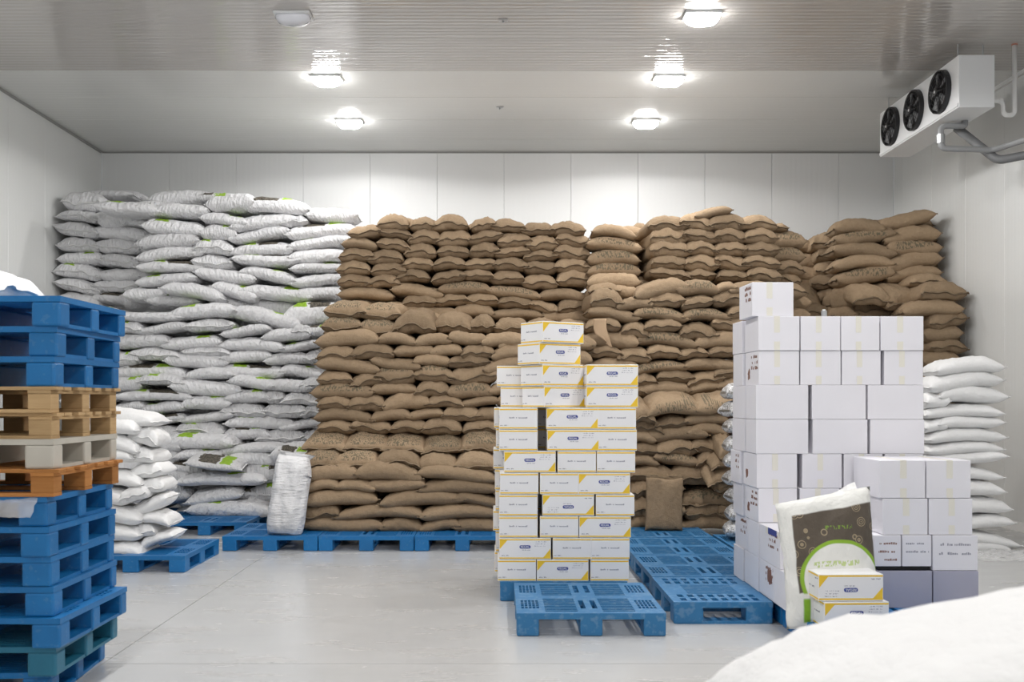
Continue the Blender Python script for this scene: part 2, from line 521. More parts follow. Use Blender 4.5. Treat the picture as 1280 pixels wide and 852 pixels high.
# ------------------------------------------------------------------ sacks
def sack_mesh(name, seed, kind, ears=1.0, coarse=False):
    """unit sack centred on the origin, x across the view, y away from it. kind e: mouth towards the viewer; s: lying lengthwise"""
    rg = random.Random(seed)
    nu, nv = (10, 6) if coarse else ((24, 14) if kind == 'e' else (26, 14))
    off = Vector((rg.uniform(0, 99), rg.uniform(0, 99), rg.uniform(0, 99)))
    droop = rg.uniform(0.08, 0.36) if kind == 'e' else rg.uniform(0.0, 0.34)
    lean = rg.uniform(-0.12, 0.12)
    wavy, ph = rg.uniform(0.03, 0.15), rg.uniform(0, 6.28)
    def prof(t, p, q):
        return max(0.0, 1 - abs(t) ** p) ** q
    us = [math.sin((i / nu * 2 - 1) * math.pi / 2) * 0.75 + (i / nu * 2 - 1) * 0.25 for i in range(nu + 1)]
    vs_ = [math.sin((j / nv * 2 - 1) * math.pi / 2) * 0.75 + (j / nv * 2 - 1) * 0.25 for j in range(nv + 1)]
    top, bot = [], []
    for v in vs_:
        for u in us:
            if kind == 'e':
                T = prof(u, 3.8, 0.5) * prof(v, 8.0, 0.42)
                zm = -droop * u * u + lean * u + (wavy * math.sin(3.1 * u + ph) + 0.05 * math.sin(7.3 * u + 2 * ph) - 0.10 * (1 - u * u)) * max(0.0, (-v - 0.55) / 0.45) ** 2
                x = u * (1 + 0.05 * ears * abs(v) ** 6)
                y = v * (1 + 0.05 * ears * u ** 6) + 0.02 * math.sin(5 * u + ph)
            else:
                T = prof(u, 5.2, 0.46) * prof(v, 3.8, 0.5)
                zm = -droop * u * u + lean * u + wavy * math.sin(2.2 * u + ph)
                x = u * (1 + 0.04 * ears * v ** 6)
                y = v * (1 + 0.04 * ears * u ** 6) - 0.06 * (1 - u * u) * 0
            e = Vector((u * 2.2, v * 2.2, 0)) + off
            nz = noise.noise(e) * 0.12 + noise.noise(e * 2.7) * 0.08 + noise.noise(Vector((e.x * 5, e.y * 2, 0))) * 0.04
            x += 0.02 * noise.noise(e * 1.7 + Vector((7, 3, 1)))
            y += 0.03 * noise.noise(e * 1.9 + Vector((1, 8, 3)))
            zb = noise.noise(e + Vector((31, 17, 9))) * 0.08
            zt = zm + T * (0.62 + nz)
            zz = zm - T * (0.50 + zb)
            top.append((x, y, zt))
            bot.append((x, y, min(zz, zt)))
    verts = list(top)
    W = nu + 1
    bi = {}
    for k, p in enumerate(bot):
        i, j = k % W, k // W
        if i in (0, nu) or j in (0, nv): bi[k] = k
        else:
            bi[k] = len(verts); verts.append(p)
    faces = []
    for j in range(nv):
        for i in range(nu):
            a, b, c, d = j * W + i, j * W + i + 1, (j + 1) * W + i + 1, (j + 1) * W + i
            faces.append((a, b, c, d))
            q = (bi[d], bi[c], bi[b], bi[a])
            if len(set(q)) > 2 and set(q) != {a, b, c, d}: faces.append(q)
    xs_ = [p[0] for p in verts]; ys_ = [p[1] for p in verts]; zs_ = [p[2] for p in verts]
    def nrm(p):
        return ((p[0] - (min(xs_) + max(xs_)) / 2) / (max(xs_) - min(xs_)), (p[1] - (min(ys_) + max(ys_)) / 2) / (max(ys_) - min(ys_)),
                (p[2] - (min(zs_) + max(zs_)) / 2) / (max(zs_) - min(zs_)))
    verts = [nrm(p) for p in verts]
    me = bpy.data.meshes.new(name)
    me.from_pydata(verts, [], faces)
    for p in me.polygons: p.use_smooth = True
    me.update()
    # sewn hem: a thin strip that follows the closed edge
    sm = MB()
    def strip(idx, dirn, wdt, th):
        pts = [Vector(verts[k]) for k in idx]
        vv, ff = [], []
        for k, p in enumerate(pts):
            j = 0.35 * wdt * math.sin(k * 1.9 + ph)
            for a, b in ((-.25 * wdt, -th), (wdt + j, -th), (wdt + j, th), (-.25 * wdt, th)):
                vv.append((p.x + dirn[0] * a, p.y + dirn[1] * a, p.z + b + (0.03 * math.sin(k * 1.3 + ph) if a > 0 else 0)))
        for k in range(len(pts) - 1):
            for s in range(4):
                s2 = (s + 1) % 4
                ff.append((k * 4 + s, k * 4 + s2, (k + 1) * 4 + s2, (k + 1) * 4 + s))
        ff.append((0, 3, 2, 1)); b = (len(pts) - 1) * 4; ff.append((b, b + 1, b + 2, b + 3))
        sm.add(vv, ff)
    hems = []
    if kind == 'e':
        strip([i for i in range(W)], (0, -1), 0.030, 0.028)
        hems.append(sm.mesh(name + '_hem', smooth=True))
    else:
        strip([j * W + nu for j in range(nv + 1)], (1, 0), 0.018, 0.026)
        hems.append(sm.mesh(name + '_hem', smooth=True))
        sm.v, sm.f = [], []
        strip([j * W for j in range(nv + 1)], (-1, 0), 0.018, 0.026)
        hems.append(sm.mesh(name + '_hem', smooth=True))
    sme = hems
    return me, sme

VAR = {}
def variants(key, kind, count, mats, hem, seed):
    L = []
    for i in range(count):
        me, se = sack_mesh('sack_' + key, seed + i * 13, kind)
        me.materials.append(M[mats[i % len(mats)]])
        for h_ in se: h_.materials.append(M[hem])
        L.append((me, se))
    VAR[key] = L
variants('be', 'e', 9, ['jute'], 'thread', 11)
variants('bs', 's', 9, ['jute'], 'thread', 512)
variants('bp', 's', 5, ['jute_side'], 'thread', 903)
variants('bt', 'e', 5, ['jute_top'], 'thread', 1203)
variants('we', 'e', 8, ['white', 'white', 'white_g', 'white'], 'white_seam', 2100)
variants('ws', 's', 12, ['white', 'white_g', 'white', 'white_gd', 'white', 'white_G'], 'white_seam', 2500)
variants('wp', 's', 4, ['white_gd', 'white_g'], 'white_seam', 2900)
variants('ps', 's', 6, ['plain'], 'white_seam', 3300)
variants('pe', 'e', 4, ['plain'], 'white_seam', 3700)
RS = random.Random(4)
cnt = {}
def sack(px, d, key, depth, label, cat='sack', group=None, tilt=0.0, pitch=0.0, yaw=None, grow=(1.07, 1.30), name='sack'):
    x0, x1, y0, y1 = px
    dc = d + min(0.25, depth * 0.3)
    k = F / dc
    w, h = (x1 - x0) / k, (y1 - y0) / k
    t = math.radians(tilt)
    if tilt: h = max(h * 0.62, h - abs(math.sin(t)) * w * 0.6)
    if pitch: h = max(h * 0.6, h - abs(math.sin(math.radians(pitch))) * depth * 0.5)
    i = cnt.get(key, 0); cnt[key] = i + 1
    L = VAR[key]
    me, se = L[(i * 5 + i // len(L)) % len(L)]
    cx, cz = ((x0 + x1) / 2 - VX) / k, H - ((y0 + y1) / 2 - VY) / k
    if yaw is None: yaw = RS.uniform(-4, 4)
    flip = -1 if RS.random() < 0.5 else 1
    root = empty(name, (cx, d + depth / 2, cz), Euler((math.radians(pitch), t, math.radians(yaw))))
    s = (flip * w * grow[0], depth, h * grow[1])
    mat_obj('cloth_body', me, None, root, scale=s)
    for h_ in se: mat_obj('hem', h_, None, root, scale=s)
    tag(root, label, cat, group)
    return root

# rows: (x0, x1, y0, y1, kind, [tilt, pitch, ddepth]); kinds: e mouth out, s lengthwise, p lettered lengthwise, t lettered mouth out
REAR_E, _ = sack_mesh('rear', 5, 's', coarse=True)
REAR_V = [v.co.copy() for v in REAR_E.vertices]
REAR_F = [tuple(p.vertices) for p in REAR_E.polygons]
def pile(rows, depth_of, keys, desc, where, group, name, depths=(0.9, 0.5), rear=None, fills=()):
    n = len(rows)
    if rear:
        mb = MB()
        mid = sum((q[0] + q[1]) / 2 for row in rows for q in row) / sum(len(row) for row in rows)
        for r, row in enumerate(rows):
            for q in row:
                d = depth_of(r, q) + (q[7] if len(q) > 7 else 0.0)
                dr = d + (0.62 if q[4] in 'et' else 0.48)
                k = F / (dr + .25)
                w, h = (q[1] - q[0]) / k, (q[3] - q[2]) / k
                cx, cz = ((q[0] + q[1]) / 2 - VX) / k, H - ((q[2] + q[3]) / 2 - VY) / k
                cx += max(-.16 * w, min(.16 * w, ((mid - VX) / k - cx) * .5))
                if cz - h < .16: cz += .3 * h
                mb.add([(cx + v.x * w * 1.22, dr + .27 + v.y * .54, cz - .32 * h + v.z * h * 1.35) for v in REAR_V], REAR_F)
        rf = random.Random(len(rows))
        for (x0, x1, y0, y1, d0, d1, pitch, wpx) in fills:      # sacks of the same pile that stand behind the cartons
            m = max(1, round((y1 - y0) / pitch))
            for a in range(m):
                d = d0 + (d1 - d0) * a / max(1, m - 1)
                k = F / (d + .25)
                c = max(1, round((x1 - x0) / wpx))
                for b in range(c):
                    me_, _h = VAR[keys['e']][rf.randrange(len(VAR[keys['e']]))]
                    cx = (x0 + (b + .5 + rf.uniform(-.08, .08)) * (x1 - x0) / c - VX) / k
                    cz = H - (y0 + (a + .5) * (y1 - y0) / m - VY) / k
                    w, h = (x1 - x0) / c / k * 1.08, (y1 - y0) / m / k * 1.3
                    o_ = len(mb.v)
                    mb.add([(cx + v.co.x * w, d + .45 + v.co.y * .9 + rf.uniform(0, 0), cz + v.co.z * h) for v in me_.vertices], [tuple(p.vertices) for p in me_.polygons])
        me = mb.mesh('rear_sacks', smooth=True)
        ro = mat_obj('rear_sacks', me, M[rear[0]])
        tag(ro, rear[1], 'sacks', None, 'stuff')
    for r, row in enumerate(rows):
        row = sorted(row, key=lambda q: q[0])
        for i, q in enumerate(row):
            kd = q[4]
            d = depth_of(r, q) + (q[7] if len(q) > 7 else 0.0)
            dep = depths[0] if kd in 'et' else depths[1]
            posn = ordw(i + 1) + ' from left' if len(row) > 1 else 'alone'
            lay = 'top layer' if r == 0 else ordw(r + 1) + ' layer down'
            ds = desc[kd]
            sack(q[:4], d, keys[kd], dep, grow=(1.07, 1.30) if keys[kd][0] == 'b' else (1.06, 1.17), label=f"{ds}, {posn} in {lay} of {where}", cat='sack', group=group,
                 tilt=q[5] if len(q) > 5 else 0.0, pitch=q[6] if len(q) > 6 else 0.0, name=name)

BK = {'e': 'be', 's': 'bs', 'p': 'bp', 't': 'bt'}
BD = {'e': 'brown jute sack', 's': 'long brown jute sack', 'p': 'lettered brown jute sack', 't': 'printed brown jute sack'}

B1 = [
 [(476,514,271,289,'e'),(515,545,274,290,'e'),(545,587,271,290,'e'),(587,617,273,291,'e',-8),(613,654,276,292,'e'),(651,692,280,296,'e'),(688,731,279,296,'e')],
 [(440,480,284,299,'e'),(475,516,286,301,'e',6),(511,552,289,307,'e'),(549,590,289,309,'e'),(584,626,288,307,'e',-9),(620,661,292,311,'e',-4),(657,695,296,314,'e'),(694,736,294,310,'e')],
 [(430,472,298,313,'s'),(472,512,298,316,'e',7),(508,546,306,324,'e'),(546,585,308,323,'e'),(586,622,304,323,'e'),(619,661,308,324,'e',-5),(653,695,313,329,'e',-6),(694,737,308,326,'e')],
 [(426,467,311,328,'e'),(465,508,314,331,'e'),(507,544,323,338,'e'),(542,584,322,338,'e'),(579,620,323,339,'e',-4),(617,660,323,339,'e'),(654,695,326,345,'e',-6),(693,737,324,342,'e')],
 [(426,466,328,344,'e'),(465,507,329,346,'e'),(499,540,338,354,'e'),(539,582,338,356,'e',-6),(578,618,337,352,'e'),(615,656,339,356,'e'),(655,698,344,362,'e'),(693,735,339,358,'e')],
 [(425,466,344,360,'e'),(464,505,344,361,'e'),(490,552,355,374,'s'),(550,612,352,368,'p'),(609,674,356,375,'p',7),(674,736,361,377,'s')],
 [(426,492,360,375,'s'),(505,547,368,386,'e'),(542,586,366,385,'e',-7),(584,625,366,383,'e'),(621,664,370,386,'e'),(662,700,376,394,'e',9),(694,736,373,394,'e')],
 [(569,618,380,397,'s'),(613,676,384,402,'s',5),(676,737,388,405,'s'),(500,572,383,399,'s')],
 [(411,461,372,396,'t',0,7,-.1),(455,505,374,398,'t',0,8,-.1)],
 [(405,453,392,414,'t',0,6,-.2),(447,496,393,419,'t',0,8,-.2),(494,547,384,417,'e',0,6,-.2),(547,591,388,415,'e',0,5,-.1),(588,620,395,417,'e'),(616,660,398,418,'e'),(658,700,399,419,'e'),(698,738,401,420,'e')],
 [(399,474,413,433,'s'),(474,521,416,432,'s'),(519,563,417,433,'s'),(560,606,415,431,'s'),(602,662,416,433,'s'),(660,736,418,436,'s')],
 [(401,447,432,452,'e'),(444,496,430,448,'e'),(493,543,431,445,'s'),(540,578,430,445,'s'),(576,616,430,448,'e'),(614,662,431,450,'s')],
 [(398,474,446,467,'s'),(467,527,444,466,'s',10),(517,562,442,457,'s'),(559,609,442,459,'e'),(605,655,446,467,'s')],
 [(399,441,464,480,'e'),(438,476,465,485,'e',-8),(475,522,457,479,'t'),(519,568,456,477,'t'),(560,620,458,480,'e')],
 [(394,468,478,497,'p'),(465,520,478,492,'s'),(518,561,475,496,'e'),(560,614,477,497,'p'),(611,650,479,493,'s')],
 [(399,441,494,510,'e'),(438,482,492,512,'e'),(479,536,490,513,'s'),(533,580,493,509,'e'),(577,624,495,509,'s')],
 [(396,467,509,528,'s'),(465,513,510,526,'s'),(511,555,510,524,'s'),(552,601,506,525,'e'),(597,628,509,525,'s')],
 [(400,445,524,540,'e'),(442,491,523,540,'e'),(488,535,523,540,'e'),(531,579,521,541,'e'),(577,622,524,541,'e')],
 [(384,438,533,560,'t',0,13,-.12),(432,486,534,559,'t',0,13,-.12),(480,532,536,562,'t',0,12,-.12),(528,579,537,562,'t',0,13,-.12),(575,624,532,562,'t',0,12,-.12)],
 [(379,430,556,582,'t',0,9,-.32),(423,475,557,584,'t',0,8,-.32),(473,528,557,580,'e',0,6,-.32),(525,574,560,585,'e',0,8,-.32),(570,624,559,585,'e',0,7,-.32)],
 [(383,449,580,600,'s'),(447,526,577,601,'s'),(524,620,582,602,'s')],
 [(385,426,596,613,'s'),(423,470,598,613,'s'),(462,532,597,613,'s'),(527,620,598,616,'s')],
 [(381,470,610,631,'s'),(478,577,610,632,'s'),(569,624,614,632,'s')],
 [(378,427,629,648,'e'),(424,529,629,648,'s'),(527,622,629,648,'s')],
 [(377,478,645,664,'s'),(476,528,646,664,'s'),(526,574,646,664,'s'),(570,624,646,664,'s')],
]
def d_b1(r, q):
    if r <= 7: return 12.45 - 0.06 * (r / 7)
    if r <= 9: return 11.85
    if r <= 17: return 11.55 - 0.02 * (r - 9)
    if r <= 19: return 11.25
    return 10.85
pile(B1, d_b1, BK, BD, 'broad brown pile', 'brown sacks in the broad pile', 'jute_sack', rear=('jute', 'brown jute sacks packed behind the front rank of the broad brown pile'), fills=[(622, 740, 420, 541, 11.55, 11.4, 18.5, 45), (622, 745, 541, 585, 11.2, 10.95, 22, 50), (622, 745, 585, 664, 10.87, 10.85, 17, 56)])

B2 = [
 [(866,911,259,275,'s',-4)],
 [(804,854,272,291,'e'),(846,887,269,290,'e',9),(881,926,270,289,'e'),(919,965,272,289,'e'),(955,981,280,292,'e',6,0,.9)],
 [(741,793,281,299,'s',4,0,.3),(791,812,280,297,'s',0,0,.9),(807,853,283,308,'e'),(848,894,285,306,'e',6),(886,927,286,305,'e'),(925,965,287,305,'e'),(959,1002,290,310,'p',0,0,.9)],
 [(733,800,296,316,'p',6,0,.3),(790,812,294,312,'s',0,0,.9),(808,857,301,322,'e'),(851,891,302,321,'e'),(889,929,303,321,'e'),(924,969,303,322,'e'),(960,1001,309,328,'p',0,0,.9)],
 [(735,797,313,332,'p',0,0,.3),(796,814,311,330,'s',0,0,.9),(808,855,319,338,'e'),(853,894,319,339,'e'),(887,931,319,339,'e',4),(923,969,319,338,'e',4),(965,1000,326,345,'e',0,0,.9)],
 [(734,798,328,347,'p',0,0,.3),(797,816,327,344,'s',0,0,.9),(808,858,334,352,'e',5),(852,892,337,352,'e'),(889,931,338,353,'e'),(928,970,334,353,'e'),(968,997,342,358,'e',0,0,.9)],
 [(735,798,342,361,'s',0,0,.3),(791,856,348,374,'s',-9),(846,896,351,369,'p'),(893,918,353,366,'s'),(911,962,352,368,'s'),(958,1000,354,372,'e',0,0,.5)],
 [(734,772,355,370,'e',0,0,.2),(733,773,363,385,'e'),(768,795,357,373,'s',0,0,.2),(770,814,371,389,'s',-6),(811,854,365,385,'e'),(849,888,368,388,'e',-10),(886,927,363,383,'e'),(925,962,366,382,'e')],
 [(734,796,383,402,'s',3),(791,857,383,402,'p'),(851,908,383,404,'p',-5),(905,941,381,402,'e',6),(938,975,382,400,'e')],
 [(733,775,397,415,'e'),(773,807,401,425,'e',12),(803,848,398,415,'e'),(844,890,404,425,'e'),(887,932,396,414,'e')],
 [(732,797,413,435,'s',4),(797,869,414,435,'p'),(868,928,412,437,'s',-7)],
 [(730,773,431,447,'e'),(771,811,434,453,'e'),(806,847,431,447,'e'),(845,882,432,450,'e',-8),(879,928,431,446,'e')],
 [(730,794,447,467,'s'),(789,858,447,471,'p',-10),(853,926,445,467,'s',-5)],
 [(735,790,464,482,'s'),(785,815,465,483,'e'),(817,862,460,478,'e'),(854,899,462,484,'e',-9),(887,928,457,473,'e')],
 [(778,802,479,494,'e'),(799,860,475,494,'s'),(855,897,476,492,'s'),(892,926,471,488,'s',-8)],
 [(780,814,492,524,'e',0,14,-.1),(808,875,485,523,'p',-8,18,-.1),(870,922,487,518,'p',4,18,-.1)],
 [(780,822,518,543,'e',6),(815,857,517,537,'e',-7),(854,906,514,530,'s')],
 [(784,817,537,553,'s'),(802,882,530,554,'s',3),(857,904,526,546,'s',5)],
 [(786,825,551,568,'e',5),(815,863,546,568,'e'),(860,899,546,566,'e',-6),(893,914,533,566,'e',0,20,-.3)],
 [(788,820,567,582,'s'),(816,871,564,582,'p'),(866,900,563,582,'e'),(882,912,556,580,'e',-12,12,-.25)],
 [(784,840,579,600,'e',3),(833,885,579,603,'e'),(876,914,570,595,'e',-10,20,-.3),(888,914,586,609,'e',0,10,-.25)],
 [(784,812,598,620,'e'),(808,852,600,620,'s'),(848,914,600,630,'t',0,12)],
 [(784,814,619,644,'e'),(810,855,622,644,'s'),(850,899,623,648,'e'),(894,916,627,646,'s')],
 [(782,814,643,661,'s'),(810,855,643,661,'s'),(848,916,643,662,'s')],
]
def d_b2(r, q):
    if r <= 5: return 12.05
    if r <= 14: return 11.7
    return 11.3 - 0.01 * (r - 14)
pile(B2, d_b2, BK, BD, 'central brown pile', 'brown sacks in the central pile', 'jute_sack', rear=('jute', 'brown jute sacks packed behind the front rank of the central brown pile'), fills=[(730, 784, 482, 664, 11.5, 11.35, 18.5, 50), (928, 985, 402, 488, 11.75, 11.7, 18, 44), (916, 1000, 488, 664, 11.5, 11.35, 19, 42), (965, 1005, 372, 402, 12.6, 12.4, 17, 40)])

B3 = [
 [(1042,1101,273,294,'s',-3),(1098,1164,264,287,'s',-9)],
 [(1043,1114,286,306,'p'),(1103,1169,280,306,'s',-8),(1011,1052,293,313,'e',0,0,.6)],
 [(1040,1115,303,322,'s'),(1108,1171,296,324,'p',-8),(997,1020,301,316,'s',0,0,.8),(1014,1048,310,328,'e',0,0,.6)],
 [(1041,1112,318,337,'s'),(1107,1171,312,339,'s',-7),(988,1026,319,336,'s',0,0,.8),(1016,1052,326,345,'e',0,0,.6)],
 [(1045,1113,334,356,'p'),(1108,1171,331,352,'s',-5),(992,1024,335,351,'s',0,0,.8),(1012,1057,343,361,'e',0,0,.5)],
 [(1060,1106,348,378,'e',0,14,-.4),(1100,1144,350,384,'e',0,16,-.4),(1132,1181,343,362,'e',4,0,-.4),(1140,1197,353,375,'e',0,0,-.7),(992,1029,350,386,'e',12,30,.2),(1019,1052,360,377,'s',0,0,.5),(1035,1070,362,387,'s',-8)],
 [(1127,1197,373,397,'s',-6,0,-.7),(1061,1106,377,397,'t'),(1101,1135,380,400,'s'),(992,1032,380,400,'e'),(1028,1067,382,400,'s')],
 [(1154,1198,388,411,'e',-4,0,-.7)],
 [(1152,1197,408,427,'s',0,0,-.7)],
 [(1153,1197,422,441,'e',0,0,-.7)],
 [(1152,1197,438,458,'s',0,0,-.7)],
 [(1152,1197,455,476,'s',0,0,-.7)],
]
pile(B3, lambda r, q: 13.95, BK, BD, 'corner brown pile', 'brown sacks in the corner pile', 'jute_sack', rear=('jute', 'brown jute sacks packed behind the front rank beside right wall'), fills=[(985, 1062, 318, 400, 14.75, 14.6, 17, 38), (995, 1155, 398, 520, 13.8, 13.5, 18, 42), (995, 1155, 520, 645, 13.45, 13.3, 18, 44), (1152, 1197, 474, 648, 13.25, 13.2, 18, 45)])

WK = {'e': 'we', 's': 'ws', 'p': 'wp'}
WD = {'e': 'white woven sack', 's': 'long white woven sack', 'p': 'printed white woven sack'}
W1 = [
 [(86,131,241,265,'e'),(95,168,238,250,'s',0,0,.6),(123,203,248,275,'s',10),(190,260,236,260,'s',-6,0,.7),(250,284,242,256,'p',0,0,.3),(262,320,240,266,'p',-5),(305,388,247,269,'s'),(385,446,258,281,'s',-5)],
 [(80,131,263,280,'e',4),(121,190,262,286,'s',9),(194,262,252,275,'s',-4),(255,311,266,285,'s',3),(292,372,267,289,'s',-4),(357,389,270,287,'e',-9),(361,446,277,300,'s',-5)],
 [(77,130,278,299,'e',5),(119,190,282,302,'s',3),(182,257,274,296,'s',4),(254,296,279,303,'s',5),(290,365,283,305,'s',-5),(364,440,293,313,'s',-4)],
 [(79,129,298,317,'e'),(127,184,299,318,'e'),(176,251,291,311,'s'),(249,297,300,320,'e'),(293,366,302,322,'s',-3),(364,434,311,329,'s')],
 [(78,131,315,331,'s'),(128,182,317,336,'e',4),(175,255,306,328,'s',-4),(247,294,320,337,'e'),(294,374,317,333,'p'),(365,432,326,345,'s',-6)],
 [(76,132,329,351,'e',4),(127,184,335,353,'s',3),(175,256,324,344,'s',4),(247,320,334,355,'s',3),(304,372,333,355,'p',4),(365,432,341,360,'s',-5)],
 [(76,131,347,369,'e',10),(123,178,349,366,'e'),(174,248,340,359,'s',-6),(206,278,352,376,'s',7,0,-.25),(268,324,352,377,'s',7),(306,391,354,378,'p',7),(364,430,358,376,'s')],
 [(75,132,366,385,'e',3),(121,181,365,384,'s',4),(158,210,357,379,'s',-7),(189,253,367,383,'s'),(268,322,369,390,'s',5,0,.2),(295,379,373,398,'s',0,0,.2),(355,430,376,408,'s',-4,0,-.2),(291,376,382,411,'s',7,0,-.3)],
 [(104,152,383,402,'s'),(148,229,388,404,'s',3),(216,296,377,400,'s',-5)],
 [(155,183,402,417,'e'),(176,237,402,419,'s',-4),(235,295,399,415,'e'),(280,338,405,422,'s',-4),(331,388,410,427,'s'),(369,392,406,421,'e'),(383,414,406,421,'s')],
 [(140,213,417,435,'s'),(207,279,419,438,'s',-3),(278,357,422,440,'s'),(352,406,425,441,'s',-4)],
 [(140,181,440,458,'e'),(170,229,434,451,'e'),(235,293,432,446,'e'),(280,340,437,453,'s'),(334,387,440,456,'s'),(383,406,438,454,'e')],
 [(211,287,440,460,'s'),(145,234,455,474,'s'),(279,357,455,474,'p'),(352,404,455,474,'p')],
 [(180,237,467,482,'e'),(140,179,471,489,'s'),(235,294,459,475,'s'),(290,344,469,487,'s'),(337,392,474,490,'s'),(380,403,472,486,'e')],
 [(148,241,485,503,'s',3),(217,301,473,495,'s'),(286,339,486,504,'s'),(335,360,487,504,'e'),(354,400,490,506,'e')],
 [(145,184,501,516,'s'),(180,234,501,517,'s'),(231,290,491,516,'s',-8),(283,337,503,521,'e'),(333,386,503,521,'e'),(381,406,505,521,'e')],
 [(150,195,516,532,'s'),(189,233,516,532,'s',-6),(230,296,513,529,'s',-4),(285,368,518,536,'s'),(352,402,522,538,'s',-5)],
 [(150,195,530,550,'s'),(189,229,531,549,'s'),(228,288,526,544,'e'),(284,338,532,549,'s'),(326,383,535,554,'e'),(381,400,537,553,'e')],
 [(182,228,548,567,'s'),(210,294,542,561,'s'),(272,356,552,570,'s',-4),(350,400,552,570,'e')],
 [(183,227,562,582,'s'),(222,277,558,577,'s',-6),(287,348,562,583,'s'),(342,392,556,582,'s',8,0,-.2)],
 [(187,242,580,602,'s'),(236,303,566,589,'p',8,10,-.35),(208,256,575,594,'p',8),(300,350,578,600,'s')],
 [(224,331,586,611,'p',-5,0,-.2),(322,362,578,604,'p',-6),(178,232,597,617,'s')],
 [(236,303,606,629,'s',-6,8,-.2),(289,324,609,625,'s'),(316,352,602,627,'e'),(200,242,610,630,'s')],
 [(239,339,623,646,'p',0,0,-.2),(330,372,625,646,'s')],
]
def d_w1(r, q):
    if r <= 7:
        if q[1] < 192: return 14.25
        return 13.7
    if r <= 12: return 13.25
    if r <= 17: return 12.95
    return 12.6 - 0.02 * (r - 18)
pile(W1, d_w1, WK, WD, 'tall white pile', 'white woven sacks in the tall pile', 'woven_sack', depths=(0.8, 0.55), rear=('white', 'white woven sacks packed behind the front rank of the tall white pile'), fills=[(84, 152, 385, 520, 13.5, 13.2, 17, 56), (100, 190, 520, 645, 13.0, 12.6, 18, 56)])

PK = {'e': 'pe', 's': 'ps'}
PD = {'e': 'plump plain white sack', 's': 'plain white sack'}
W2 = [
 [(95,196,507,534,'s',6)],
 [(110,176,525,545,'s'),(165,202,531,557,'e',10)],
 [(100,175,535,565,'s',10),(158,199,556,579,'e',8)],
 [(100,169,560,580,'s'),(163,206,576,599,'e',-8)],
 [(100,178,583,610,'s',8),(172,208,594,617,'e',-6)],
 [(98,162,608,630,'s'),(154,188,603,629,'e',-22)],
 [(100,178,628,654,'s',4),(165,212,616,644,'s',-24)],
 [(100,177,652,677,'s',-3),(163,198,650,672,'e',-10),(180,216,637,656,'s',6)],
 [(100,183,676,699,'s'),(175,219,659,686,'s',-24)],
]
pile(W2, lambda r, q: 9.30 if q[1] < 190 else 9.42, PK, PD, 'slumped white heap', 'plain white sacks in the slumped heap', 'woven_sack', depths=(0.5, 0.5))

W3 = [
 [(1168,1246,446,469,'s')],
 [(1154,1242,462,490,'s',-5)],
 [(1168,1249,480,505,'s',-2),(1150,1178,490,510,'s')],
 [(1154,1244,503,524,'s',-3)],
 [(1166,1244,516,537,'s',-3),(1150,1176,523,540,'s')],
 [(1154,1246,531,556,'s',-4)],
 [(1154,1243,550,568,'s',-1)],
 [(1154,1249,560,581,'s',-4)],
 [(1156,1243,580,599,'s',3)],
 [(1156,1246,597,622,'s',-4)],
 [(1158,1253,620,642,'s')],
 [(1158,1257,641,662,'s',-2)],
 [(1160,1264,660,682,'s',4)],
 [(1160,1253,671,693,'s')],
]
pile(W3, lambda r, q: 10.5, PK, PD, 'neat white stack', 'plain white sacks in the neat stack', 'woven_sack', depths=(0.6, 0.6))

# sacks that stand or lie on their own
def free_sack(name, key, vi, loc, rot, scale, label, cat='sack'):
    me, se = VAR[key][vi]
    root = empty(name, loc, rot)
    mat_obj('cloth_body', me, None, root, scale=scale)
    for h_ in se: mat_obj('hem', h_, None, root, scale=scale)
    return tag(root, label, cat)
R = math.radians
p = at(832, 664, 10.85)
free_sack('jute_sack', 'be', 3, (p.x, 10.98, 0.155 + .285), Euler((R(-96), R(2), 0), 'XYZ'), (.42, .60, .20), 'brown jute sack standing upright on blue pallets before the central pile')
free_sack('woven_sack', 'pe', 0, (-2.98, 5.55, 2.20), Euler((0, 0, R(80))), (.50, .75, .20), 'white sack lying on top of the left pallet stack')
# near stack in the foreground, only its uppermost sack reaches into the picture
for i in range(7):
    top = i == 6
    free_sack('woven_sack', 'ps', (i + 2) % 6, (1.0 + (0 if top else 0.08 + RS.uniform(-.02, .04)), 1.92, 0.078 + i * 0.152 + (.038 if top else 0)), Euler((0, R(-6 if top else 0), R(-5))), (1.22 if top else 1.0, .72, .34 if top else .19),
              'big white sack in the near foreground corner' if top else f'white sack under the foreground sack, {ordw(i + 1)} up from floor')

